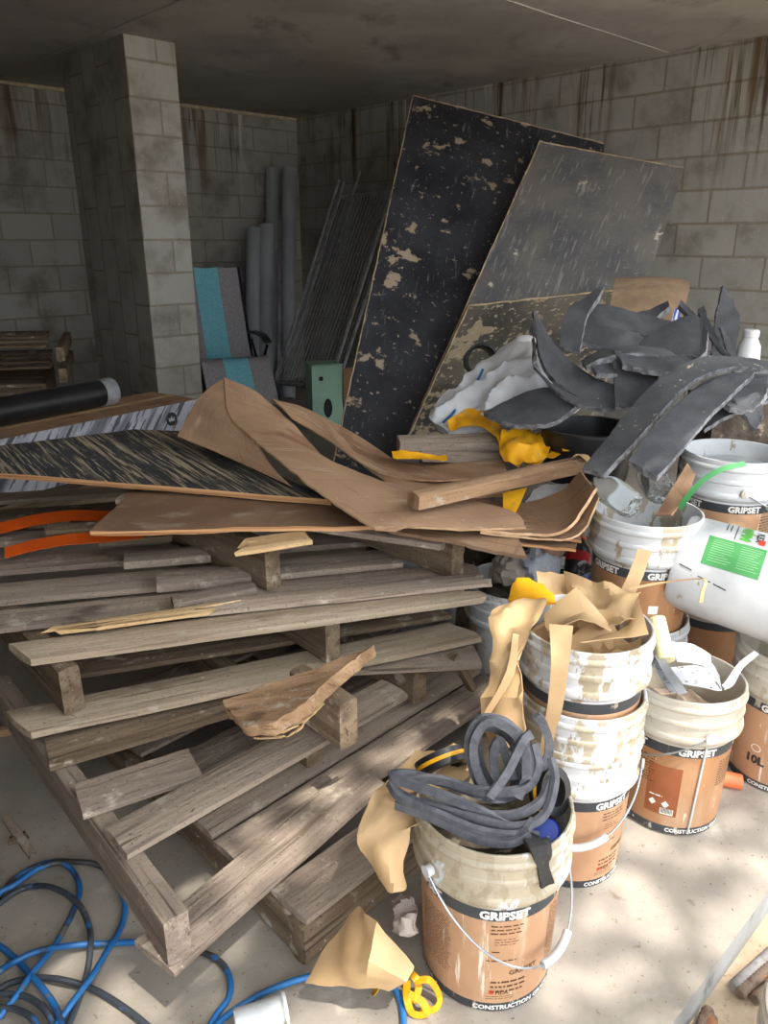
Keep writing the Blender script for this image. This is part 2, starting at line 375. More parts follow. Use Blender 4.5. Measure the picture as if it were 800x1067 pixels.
def tube(mb, path, r, n=8, mi=0, cap=True, taper=None):
    T0 = (path[1] - path[0]).normalized(); nn = V((0, 0, 1)) if abs(T0.z) < .9 else V((1, 0, 0))
    nn = (nn - T0 * nn.dot(T0)).normalized(); vs = []
    L = len(path)
    for i, p in enumerate(path):
        t = (path[min(i + 1, L - 1)] - path[max(i - 1, 0)]).normalized()
        nn = (nn - t * nn.dot(t)).normalized(); b = t.cross(nn)
        rr = r if taper is None else taper(i / (L - 1)) * r
        for k in range(n):
            a = 2 * math.pi * k / n; vs.append(p + (nn * math.cos(a) + b * math.sin(a)) * rr)
    fs = [(i * n + k, i * n + (k + 1) % n, (i + 1) * n + (k + 1) % n, (i + 1) * n + k) for i in range(L - 1) for k in range(n)]
    mb.add(vs, fs, None, mi, True)
    if cap: mb.add(vs[:n], [tuple(range(n))[::-1]], None, mi, False); mb.add(vs[-n:], [tuple(range(n))], None, mi, False)
    return mb
def rectbar(mb, path, w, t, up0=None, mi=0, twist=0, closed_end=True):     # rectangular section carried along a path
    L = len(path); T0 = (path[1] - path[0]).normalized(); nn = up0 or V((0, 0, 1))
    nn = (nn - T0 * nn.dot(T0)).normalized(); vs = []
    for i, p in enumerate(path):
        q = (path[min(i + 1, L - 1)] - path[max(i - 1, 0)]).normalized()
        nn = (nn - q * nn.dot(q)).normalized(); b = q.cross(nn)
        a = twist * i / (L - 1); n2 = nn * math.cos(a) + b * math.sin(a); b2 = q.cross(n2)
        for sx, sy in ((-1, -1), (1, -1), (1, 1), (-1, 1)): vs.append(p + n2 * (sx * w / 2) + b2 * (sy * t / 2))
    uv = [(i * .05, k * .02) for i in range(L) for k in range(4)]
    fs = [(i * 4 + k, i * 4 + (k + 1) % 4, (i + 1) * 4 + (k + 1) % 4, (i + 1) * 4 + k) for i in range(L - 1) for k in range(4)]
    mb.add(vs, fs, uv, mi, False)
    mb.add(vs[:4], [(3, 2, 1, 0)], None, mi, False); mb.add(vs[-4:], [(0, 1, 2, 3)], None, mi, False)
    return mb
def lathe(mb, prof, n=48, X=None, mi=0, arc=None, wob=0):
    X = X or Matrix(); vs = []; m = len(prof); a0, a1 = arc or (0, 2 * math.pi); N = n + 1 if arc else n
    for i in range(N):
        a = a0 + (a1 - a0) * i / n
        for r, z in prof:
            rr = r * (1 + wob * noise.noise(V((math.cos(a) * 2, math.sin(a) * 2, z * 7))))
            vs.append(X @ V((rr * math.sin(a), -rr * math.cos(a), z)))
    uv = [((a0 + (a1 - a0) * (k // m) / n) * .14, prof[k % m][1]) for k in range(len(vs))]
    fs = []
    for i in range(n):
        i2 = (i + 1) % N
        for k in range(m - 1): fs.append((i * m + k, i2 * m + k, i2 * m + k + 1, i * m + k + 1))
    mb.add(vs, fs, uv, mi, True); return mb
_T = {}
def text2d(s, bold=.0):
    if (s, bold) in _T: return _T[(s, bold)]
    cu = bpy.data.curves.new('t', 'FONT'); cu.body = s; cu.size = 1; cu.offset = bold; cu.resolution_u = 2; cu.align_x = 'CENTER'
    o = bpy.data.objects.new('t', cu); COL.objects.link(o); bpy.context.view_layer.update()
    me = bpy.data.meshes.new_from_object(o.evaluated_get(bpy.context.evaluated_depsgraph_get()))
    r = ([(v.co.x, v.co.y) for v in me.vertices], [tuple(p.vertices) for p in me.polygons])
    bpy.data.objects.remove(o); bpy.data.curves.remove(cu); bpy.data.meshes.remove(me)
    _T[(s, bold)] = r; return r
# ================================================================== the setting
def struct(o): o['kind'] = 'structure'; return o
UP = V((0, 0, 1))
mb = MB(); box(mb, room(0, -6.5, -.4), E2 * 10.52, E1 * 6.4, UP * .4); 
fl = mb.build('floor', [SLABM, SLABE]); struct(fl)
for p in fl.data.polygons:
    if abs(p.normal.z) < .5: p.material_index = 1
mb = MB(); box(mb, V((-14, -14, -.5)), V((28, 0, 0)), V((0, 28, 0)), UP * .415); struct(mb.build('ground', GROUNDM))
CEIL_S = -.19
mb = MB(); box(mb, room(CEIL_S, -6.5, 2.52), E2 * 11.2, E1 * 6.9, UP * .25); struct(mb.build('ceiling', CEILM))
mb = MB(); box(mb, room(6.27, -6.5, 0), E2 * 10.72, E1 * .2, UP * 2.52); struct(mb.build('wall_back', BLOCK))
mb = MB(); box(mb, room(CEIL_S, 4.02, -.1), E1 * (6.27 - CEIL_S), E2 * .2, UP * 2.62); struct(mb.build('wall_right', BLOCK))
mb = MB(); box(mb, room(CEIL_S, -6.7, -.1), E2 * .2, E1 * (6.47 - CEIL_S), UP * 2.62); struct(mb.build('wall_left', BLOCK))
mb = MB(); box(mb, room(-.2, -6.5, -.1), E2 * 4.95, E1 * .2, UP * 2.62); struct(mb.build('wall_front', BLOCK))
CN = at(128, 35, 2.52); CN.z = 0
mb = MB(); box(mb, CN, E2 * .33, E1 * .9, UP * 2.52); struct(mb.build('column', BLOCK))
# pale bead of foam filler between back wall and soffit
mb = MB(); box(mb, room(6.245, .9, 2.495), E2 * 3.1, E1 * .04, UP * .025); struct(mb.build('trim_1', M('pale foam filler', 'b5a78a', '9c8e74', scale=20)))
# formwork ridges cast into the soffit
for i, (s0, t0, s1, t1) in enumerate(((2.4, -3.5, 2.4, 4.0), (.0, 1.2, 6.2, 1.2))):
    a, b = room(s0, t0, 2.517), room(s1, t1, 2.517); mb = MB()
    tube(mb, [a.lerp(b, k / 40) + V((0, 0, rnd.uniform(-.002, .002))) for k in range(41)], .004, 5)
    struct(mb.build('trim_%d' % (i + 2), CEILM))

# ================================================================== light
SUN_EL = math.radians(66); NV = V((.688, -.725, 0)).normalized()
SUNV = (NV * math.cos(SUN_EL) + UP * math.sin(SUN_EL)).normalized()
sl = bpy.data.lights.new('sun', 'SUN'); sl.energy = 5.2; sl.angle = math.radians(.6); sl.color = (1, .95, .86)
so = bpy.data.objects.new('sun', sl); COL.objects.link(so); so.rotation_euler = SUNV.to_track_quat('Z', 'Y').to_euler(); so.location = SUNV * 12
w = bpy.data.worlds.new('world'); SC.world = w; w.use_nodes = True
bg = w.node_tree.nodes['Background']; bg.inputs[0].default_value = (.92, .96, 1, 1); bg.inputs[1].default_value = 4.1
SC.view_settings.view_transform = 'Standard'; SC.view_settings.look = 'None'; SC.view_settings.gamma = 1; SC.view_settings.use_curve_mapping = False
SC.view_settings.exposure = .25
SC.cycles.max_bounces = 8; SC.cycles.diffuse_bounces = 5

# the tree outside whose leaves break up the sun
tr = empty('tree', V((3.2, -2.6, -.085)), 'leafy green tree outside the opening that dapples the sun on the slab', 'tree')
mb = MB(); tube(mb, smooth_path([V((3.2, -2.6, -.085)), V((3.1, -2.4, 1.6)), V((2.8, -1.8, 3.6)), V((2.3, -.9, 5.6))], 6), .12, 8, taper=lambda t: 1.3 - t); mb.build('trunk', BARK, tr)
mb = MB(); cc = V((.35, 1.35, 0)) + SUNV * 6.5; rl = random.Random(3)
ax = SUNV.orthogonal().normalized(); ay = SUNV.cross(ax); cnt = 0
while cnt < 5200:
    p = cc + ax * rl.uniform(-2.6, 2.6) + ay * rl.uniform(-2.6, 2.6) + SUNV * rl.uniform(-.9, .9)
    q = p - SUNV * (p - cc).dot(SUNV)
    if noise.noise(q * 2.3) + .7 * noise.noise(q * 5.5) < -.2: continue
    d = V((rl.gauss(0, 1), rl.gauss(0, 1), rl.gauss(0, .6))).normalized(); e = d.orthogonal().normalized()
    s_ = rl.uniform(.07, .13); mb.add([p, p + d * s_ + e * s_ * .42, p + d * s_ * 2.1, p + d * s_ - e * s_ * .42], [(0, 1, 2, 3)], None, 0, False); cnt += 1
tag(mb.build('leaves', LEAF, tr), kind='stuff')

# ================================================================== pallets
def pk(n, u0, v0, u1, v1, z0, w, t, mat, root, z1=None, **k):
    return plank(n, at(u0, v0, z0), at(u1, v1, z0 if z1 is None else z1), w, t, mat, root, **k)
SD = V((-.66, .75, 0)).normalized()
XA = V((.70, .714, 0)).normalized(); YA = V((-.69, .724, 0)).normalized()
# --- lowest pallet, on the floor
O = at(318, 1008, 0); PB = empty('pallet', O, 'grey timber pallet lying flat on the slab, lowest of the pile', 'pallet', 'broken timber pallets')
for y0 in (0, .5, 1.03):
    plank('stringer', O + YA * y0 + UP * .1, O + YA * y0 + UP * .1 + XA * 1.0, .05, .098, W_OLD if y0 else W_DARK, PB, wdir=YA)
for y0 in (.0, (at(250, 905, .122) - O).dot(YA), (at(215, 872, .122) - O).dot(YA), .53, .72, .94):
    plank('deck_board', O + YA * y0 + UP * .122 + XA * rnd.uniform(-.02, .02), O + YA * y0 + UP * .122 + XA * (1.02 + rnd.uniform(-.02, .03)), .115, .02, W_OLD, PB, wdir=YA)
for x0 in (0, .5, .95):
    plank('bearer', O + XA * x0 + YA * .05 + UP * .098, O + XA * x0 + YA * 1.03 + UP * .098, .05, .09, W_DARK, PB, wdir=XA)
# --- second pallet, slewed so one corner hangs over the slab
O = at(176, 1009, .145); O.z = .125; PA = empty('pallet', O, 'weathered timber pallet with its corner in the sun above blue hose', 'pallet', 'broken timber pallets')
YS = V((-.655, .755, 0)).normalized(); XS = V((.66, .75, 0)).normalized()
Z0 = .125
plank('stringer', O + UP * .127, O + UP * .127 + YS * 1.06, .048, .106, W_OLD, PA, wdir=XS)
plank('stringer', O + UP * .127 + XS * .52 + YS * .22, O + UP * .127 + XS * .52 + YS * 1.06, .05, .104, W_DARK, PA, wdir=XS)
plank('stringer', O + UP * .127 + XS * .92 + YS * .2, O + UP * .127 + XS * .92 + YS * 1.0, .05, .104, W_DARK, PA, wdir=XS)
pk('bottom_board', 181, 1012, 402, 815, .145, .115, .02, W_OLD, PA)
pk('deck_board', 132, 888, 425, 722, .274, .1, .022, W_OLD, PA)
pk('deck_board', 86, 847, 210, 806, .274, .11, .022, W_OLD, PA)
pk('deck_board', 52, 797, 330, 715, .274, .12, .022, W_DARK, PA)
pk('deck_board', 30, 765, 340, 690, .274, .1, .022, W_DARK, PA)
# --- third pallet
zb = .315
O = at(28, 768, zb - .025); PC = empty('pallet', O, 'grey timber pallet with long bare front boards, above the slewed pallet', 'pallet', 'broken timber pallets')
pk('bottom_board', 29, 762, 507, 661, zb, .115, .026, W_PALE, PC, jag=(.004, .03), skew=-.5)
pk('bottom_board', 340, 700, 502, 691, zb - .03, .11, .022, W_OLD, PC)
pk('bottom_board', 60, 705, 470, 640, zb, .1, .022, W_DARK, PC, skew=-.5)
def stringer(u, v, z, h, L, root, mat=W_DARK, dr=SD, w=.05, jag=(0, 0)):
    a = at(u, v, z) + UP * h; return plank('stringer', a, a + dr * L, w, h, mat, root, wdir=V((.8, .6, 0)), jag=jag)
stringer(68, 747, zb, .125, .95, PC)
stringer(340, 692, zb, .125, .9, PC)
zt = zb + .125 + .026
pk('deck_board', 30, 686, 513, 620, zt, .10, .026, W_PALE, PC, jag=(.003, .035), skew=-.6)
pk('deck_board', -60, 660, 505, 598, zt, .11, .022, W_OLD, PC, jag=(0, .02))
pk('deck_board', -60, 630, 420, 585, zt, .12, .026, W_OLD, PC)
pk('deck_board', -60, 598, 420, 560, zt, .12, .026, W_OLD, PC)
pk('deck_board', -60, 568, 400, 540, zt, .12, .026, W_OLD, PC)
pk('deck_board', -60, 545, 300, 520, zt, .12, .026, W_DARK, PC)
pk('deck_board', -60, 524, 300, 502, zt, .1, .026, W_OLD, PC)
# --- top pallet
zs = zt + .003
O = at(300, 618, zs); PT = empty('pallet', O, 'broken timber pallet under the cardboard sheets, topmost of the pile', 'pallet', 'broken timber pallets')
pk('bottom_board', 163, 609, 262, 600, zs + .03, .09, .03, W_OLD, PT)
pk('bottom_board', 128, 585, 250, 575, zs + .03, .09, .03, W_OLD, PT)
pk('bottom_board', 102, 563, 200, 556, zs + .028, .08, .026, W_DARK, PT)
pk('bottom_board', 73, 540, 130, 533, zs + .026, .08, .024, W_DARK, PT)
SD2 = V((-.697, .717, 0)).normalized()
stringer(278, 617, zs, .135, .75, PT, W_DARK, SD2)
stringer(470, 604, zs, .115, .6, PT, W_DARK, SD2)
stringer(385, 560, zs, .125, .3, PT, W_DARK, SD2)
zd = zs + .135 + .024
pk('deck_board', 247, 574, 325, 562, zd, .09, .02, W_FRESH, PT, jag=(.05, .0))
pk('deck_board', 310, 545, 461, 567, zd, .085, .024, W_OLD, PT, jag=(0, .012))
pk('deck_board', 120, 520, 470, 530, zd, .1, .022, W_OLD, PT)
# loose timber on and under the pallets
mb = MB(); q = lambda u, v, z: at(u, v, z)
sheet(mb, [[q(234, 742, .385), q(290, 722, .405), q(352, 700, .43), q(392, 684, .44)], [q(258, 768, .385), q(287, 764, .405), q(322, 744, .425), q(356, 714, .44)]], 10, 8, .03, .0025, 12, ragged=.006)
o = tag(mb.build('splintered_plank', W_STICK), 'broken brown plank with a splintered end poking out beneath the long front board', 'plank')
for (u0, v0, u1, v1) in ((262, 770, 296, 768), (270, 772, 310, 756), (292, 766, 330, 742), (300, 768, 322, 752), (312, 757, 350, 722)):
    plank('splinter', at(u0, v0, .372), at(u1, v1, .395), .008, .004, W_FRESH, o, jag=(.02, .02))
stringer_end = at(355, 783, .285) + UP * .125
tag(plank('timber_block', stringer_end, stringer_end + SD * .2, .05, .125, W_DARK, None, wdir=V((.8, .6, 0))), 'dark square timber end standing on the slewed pallet, right of the splintered plank', 'offcut')
tag(pk('split_board', 180, 640, 512, 606, zt + .022, .075, .02, W_OLD, None, z1=zt + .024, jag=(.05, .03)), 'grey split board lying along the bare pallet deck', 'plank')
tag(pk('split_board', 44, 661, 255, 631, zt + .026, .045, .014, W_FRESH, None, jag=(.16, .08)), 'pale freshly torn timber sliver pointing left along the pallet deck', 'plank')
tag(pk('short_board', 181, 628, 268, 612, zt + .032, .06, .028, W_OLD, None), 'short grey board lying at the left end of the split board', 'plank')
tag(plank('prop_stick', at(478, 682, .30), at(498, 716, .16), .03, .025, W_DARK, None), 'short dark stick propped under the front board end', 'stick')

# ================================================================== sheets on the pallets
zf = zd + .035
mb = MB()
sheet(mb, [[at(-130, 484, zf + .02), at(110, 501, zf + .01), at(345, 521, zf)], [at(-130, 480, zf + .03), at(140, 447, zf + .04), at(193, 449, zf + .03)]], 20, 26, .018, .003, 3, emi=1, curved=False)
tag(mb.build('formply_sheet', [FORM_D, PLYEDGE]), 'black streaked plywood sheet lying flat on the pallet pile', 'plywood sheet')
def hardboard(name, quad, z, mats, label, th=.008, amp=.006, cat='hardboard sheet', rag=.003, ups=None):
    mb = MB(); P4 = [at(u, v, z + (ups[i] if ups else 0)) for i, (u, v) in enumerate(quad)]
    sheet(mb, [[P4[0], P4[1]], [P4[3], P4[2]]], 14, 10, th, amp, 4, emi=1 if len(mats) > 1 else None, curved=False, ragged=rag)
    return tag(mb.build(name, mats), label, cat)
hardboard('hardboard_sheet', [(93, 554), (392, 548), (420, 505), (135, 512)], zd + .012, [CARD_D, PLYEDGE], 'dusty brown hardboard sheet under the black streaked plywood', .014)
hardboard('hardboard_sheet', [(405, 552), (548, 580), (530, 540), (435, 520)], zd + .016, [CARD, CARD_D], 'torn brown hardboard corner pointing at the tan paper', .01)
hardboard('hardboard_sheet', [(440, 556), (600, 572), (602, 552), (450, 520)], zd + .0, [CARD_D, PLYEDGE], 'thin layered board edge below the curled cardboard', .008)
hardboard('hardboard_sheet', [(430, 545), (606, 562), (600, 540), (450, 510)], zd + .018, [CARD_D, PLYEDGE], 'upper thin board just below the curled cardboard', .007)

mb = MB()
sheet(mb, PD([(185, 455, 2.72), (206, 418, 2.85), (233, 395, 2.945)], [(232, 474, 2.6), (228, 444, 2.7), (239, 434, 2.745)], [(305, 508, 2.38), (284, 486, 2.46), (268, 462, 2.555)]), 6, 6, .006, .006, 5, emi=1)
sheet(mb, PD([(233, 395, 2.94), (262, 407, 2.92), (284, 424, 2.88)],
             [(239, 434, 2.74), (275, 437, 2.74), (312, 452, 2.72)],
             [(268, 462, 2.55), (305, 464, 2.55), (345, 482, 2.55)],
             [(310, 497, 2.31), (360, 497, 2.33), (405, 503, 2.42)],
             [(345, 525, 2.16), (410, 518, 2.2), (470, 518, 2.3)],
             [(384, 549, 2.035), (455, 543, 2.06), (535, 536, 2.15)],
             [(396, 550, 2.03), (470, 553, 2.02), (548, 550, 2.08)]), 8, 7, .006, .008, 5, ragged=.003, emi=1)
tag(mb.build('cardboard_sheet', [CARD, CARD_E]), 'large brown cardboard sheet folded to a peak and sliding down', 'cardboard')
mb = MB()
sheet(mb, PD([(282, 417, 3.05), (326, 430, 3.0), (374, 469, 2.78), (440, 484, 2.68), (525, 480, 2.55)],
             [(292, 424, 2.95), (330, 440, 2.92), (378, 478, 2.7), (442, 492, 2.6), (527, 488, 2.5)],
             [(305, 438, 2.9), (340, 458, 2.82), (388, 490, 2.62), (446, 502, 2.53), (527, 497, 2.46)]), 8, 5, .006, .003, 5, emi=1)
sheet(mb, PD([(326, 430, 3.0), (372, 455, 2.95), (412, 482, 2.85)], [(330, 436, 2.96), (365, 463, 2.85), (400, 486, 2.72)]), 6, 3, .006, .002, 5, emi=1)
sheet(mb, PD([(378, 486, 2.68), (446, 500, 2.58), (530, 494, 2.5)], [(420, 515, 2.45), (480, 520, 2.4), (532, 518, 2.36)]), 6, 5, .005, .004, 5, emi=1)
tag(mb.build('cardboard_sheet', [CARD, CARD_E]), 'brown cardboard with a curled rim behind the sliding sheet', 'cardboard')
mb = MB()
sheet(mb, PD([(455, 520, 2.38), (530, 528, 2.36), (582, 515, 2.32), (607, 492, 2.22)],
             [(470, 535, 2.22), (540, 543, 2.2), (592, 535, 2.18), (617, 505, 2.12)],
             [(480, 551, 2.06), (545, 559, 2.04), (592, 553, 2.04), (623, 510, 2.07)]), 7, 6, .008, .003, 5, ragged=.003, emi=1)
sheet(mb, PD([(520, 545, 2.2), (585, 543, 2.18), (622, 512, 2.12)], [(500, 556, 2.06), (595, 562, 2.05), (627, 518, 2.09)]), 7, 5, .006, .003, 5, ragged=.003, emi=1)
tag(mb.build('cardboard_sheet', [CARD, CARD_E]), 'brown cardboard with its right side curled up beside the bottle bucket', 'cardboard')

# timber lengths on the cardboard
tag(plank('timber_length', pd(437, 517, 2.02), pd(612, 480, 2.37), .05, .045, W_STICK, None, wdir=V((-.4, .9, .1))), 'square brown timber length lying across the curled cardboard', 'timber')
tag(plank('timber_length', pd(417, 461, 2.62), pd(521, 458, 2.68), .07, .06, W_OLD, None, wdir=V((.1, .9, .15))), 'thick grey timber offcut behind the curled cardboard rim', 'timber')
tag(plank('timber_length', pd(440, 474, 2.60), pd(522, 476, 2.62), .06, .03, W_OLD, None, wdir=V((0, .9, .1))), 'thin grey timber offcut under the thick grey one', 'timber')
# orange straps over the pallet deck
for lab, pts in (('orange strap on the pallet deck, upper of the pair', [(-40, 552), (0, 545), (35, 537), (75, 532), (115, 533)]), ('orange strap on the pallet deck, lower of the pair', [(5, 571), (35, 563), (70, 557), (110, 554), (150, 550)])):
    mb = MB(); z_ = zt + .05
    sheet(mb, [[at(u, v, z_) for u, v in pts], [at(u, v + 11, z_ - .012) for u, v in pts]], 6, 2, .002)
    tag(mb.build('strap', ORANGE), lab, 'strap', 'orange straps')

# ================================================================== leaning formply
PT0 = V((.989, 5.388, 1.977)); PN = V((.0792, .6814, -.7276)); PN.normalize()
def onp(u, v, P, n): r = ray(u, v); return EYE + r * ((P - EYE).dot(n) / r.dot(n))
def leaning(name, quad, P, n, mat, label, nu=30, ext=0, rag=.002):
    q = [onp(u, v, P, n) for u, v in quad]
    if ext: q[3] = q[3] + (q[3] - q[0]).normalized() * ext; q[2] = q[1] + (q[3] - q[0])
    mb = MB(); sheet(mb, [[q[0], q[1]], [q[3], q[2]]], nu, nu, .018, .0015, 2, emi=1, curved=False, ragged=rag)
    o = tag(mb.build(name, [mat, PLYEDGE]), label, 'plywood sheet')
    for a_, b_, w_ in ((q[0], q[1], .0055), (q[0], q[3], .0045)):
        mb = MB(); off = -n * .017 if n.y > 0 else n * .017
        tube(mb, [a_.lerp(b_, k / 60) + off + noise.noise_vector(a_.lerp(b_, k / 60) * 14) * .004 for k in range(61)], w_, 6); mb.build('worn_edge', CHIP, o)
    return o
CHIP = M('chipped plywood edge', 'b5a184', '8a765c', scale=14, rough=.9, bump=.3)
a = math.radians(10); PN1 = Matrix.Rotation(a, 3, 'Z') @ PN
leaning('formply_sheet', [(430, 102), (628, 152), None or (560, 470), (350, 470)], PT0 + PN1 * .2, PN1, FORM_A, 'black plywood sheet with beige flaked patches, rearmost leaning sheet', ext=.15)
leaning('formply_sheet', [(562, 150), (712, 178), (600, 452), (424, 458)], PT0, PN, FORM_B, 'scuffed grey-black plywood sheet leaning in front of the taller one', ext=.15)
leaning('formply_sheet', [(488, 321), (664, 302), (600, 452), (426, 457)], PT0 - PN * .022 if PN.y > 0 else PT0, PN, FORM_C, 'muddy lower plywood sheet with pale top edge, frontmost leaning sheet', ext=.1)
# ================================================================== buckets
BH, RB, RT = .395, .128, .142
def rad(z): return RB + (RT - RB) * z / BH
BODY = [(0.0, .004), (RB - .012, .004), (RB - .004, 0), (RB, .006), (rad(.262), .262), (rad(.266), .268), (.147, .276), (.1535, .284), (.1545, .291), (.1535, .297), (.148, .30), (.1475, .325), (.1515, .328), (.1525, .333), (.1515, .338), (.148, .341),
        (.1485, .362), (.153, .366), (.1545, .372), (.153, .377), (.149, .38), (.150, .388), (.1495, .394), (.147, .396), (.1435, .395), (.1425, .388), (.139, .30), (.126, .012), (0, .010)]
def wrap(mb, s, size, th, z, X, R=None, off=.0012, bold=.02, up=False, sx=1, mi=0):
    vs, fs = text2d(s, bold); out = []
    for x, y in vs:
        x *= size * sx; y *= size
        if up: x, y = -y, x
        zz = z + y; r = (R or rad(zz)) + off; a = th + x / r
        out.append(X @ V((r * math.sin(a), -r * math.cos(a), zz)))
    mb.add(out, fs, None, mi, False)
def bars(mb, th, z, w, lines, gap, hh, X, off=.0011, ragged=.3, R=None, rng=None):
    rng = rng or random.Random(int(th * 100 + z * 1000))
    for i in range(lines):
        zz = z - i * gap; ww = w * (1 - rng.random() * ragged); x = 0
        while x < ww:
            l = min(rng.uniform(.004, .016), ww - x); a0 = th + x / .14; a1 = th + (x + l) / .14; r = (R or rad(zz)) + off
            n = 2; vs = []
            for k in range(n + 1):
                a = a0 + (a1 - a0) * k / n
                vs += [X @ V((r * math.sin(a), -r * math.cos(a), zz)), X @ V((r * math.sin(a), -r * math.cos(a), zz + hh))]
            mb.add(vs, [(2 * k, 2 * k + 2, 2 * k + 3, 2 * k + 1) for k in range(n)], None, 0, False)
            x += l + .003
def quadpatch(mb, th, z0, z1, w, X, off=.001, mi=0, R=None):
    n = 6; vs = []
    for k in range(n + 1):
        a = th + (k / n - .5) * w / .14
        for zz in (z0, z1):
            r = (R or rad(zz)) + off; vs.append(X @ V((r * math.sin(a), -r * math.cos(a), zz)))
    mb.add(vs, [(2 * k, 2 * k + 2, 2 * k + 3, 2 * k + 1) for k in range(n)], [(v_.x, v_.z) for v_ in vs], mi, False)
def X4(loc, tilt=(0, 0), rz=0):
    return Matrix.Translation(loc) @ Matrix.Rotation(tilt[0], 4, 'X') @ Matrix.Rotation(tilt[1], 4, 'Y') @ Matrix.Rotation(rz, 4, 'Z')
def handle(root, X, th0, swing, grip=True, drop=.155, gt=.5):
    # bail pivots at angle th0 and th0+180; swing 0 hangs against the side, 90 deg stands out level
    d0 = V((math.sin(th0), -math.cos(th0), 0)); dm = V((math.sin(th0 + math.pi / 2), -math.cos(th0 + math.pi / 2), 0))
    def bp(t):
        f = d0 * (.157 * math.cos(math.pi * t)); o = math.sin(math.pi * t)
        return X @ (f + dm * (o * (.160 + .13 * math.sin(swing))) + UP * (.305 - drop * o * math.cos(swing)))
    path = [bp(i / 40) for i in range(41)]
    mb = MB(); tube(mb, path, .0024, 6); h = mb.build('handle', WIRE, root)
    for t in (0, 1):
        mb = MB()
        c = d0 * (.152 if t == 0 else -.152) + UP * .305
        tube(mb, [X @ (c - d0 * .004), X @ (c + d0 * (.010 if t == 0 else -.010))], .012, 10); mb.build('pivot', PAIL_A, root)
    if grip:
        mb = MB(); g = [bp(gt - .085 + .17 * i / 8) for i in range(9)]; tube(mb, g, .0085, 10); mb.build('grip', PAIL_G if grip == 'g' else PAIL_T, h)
    return h
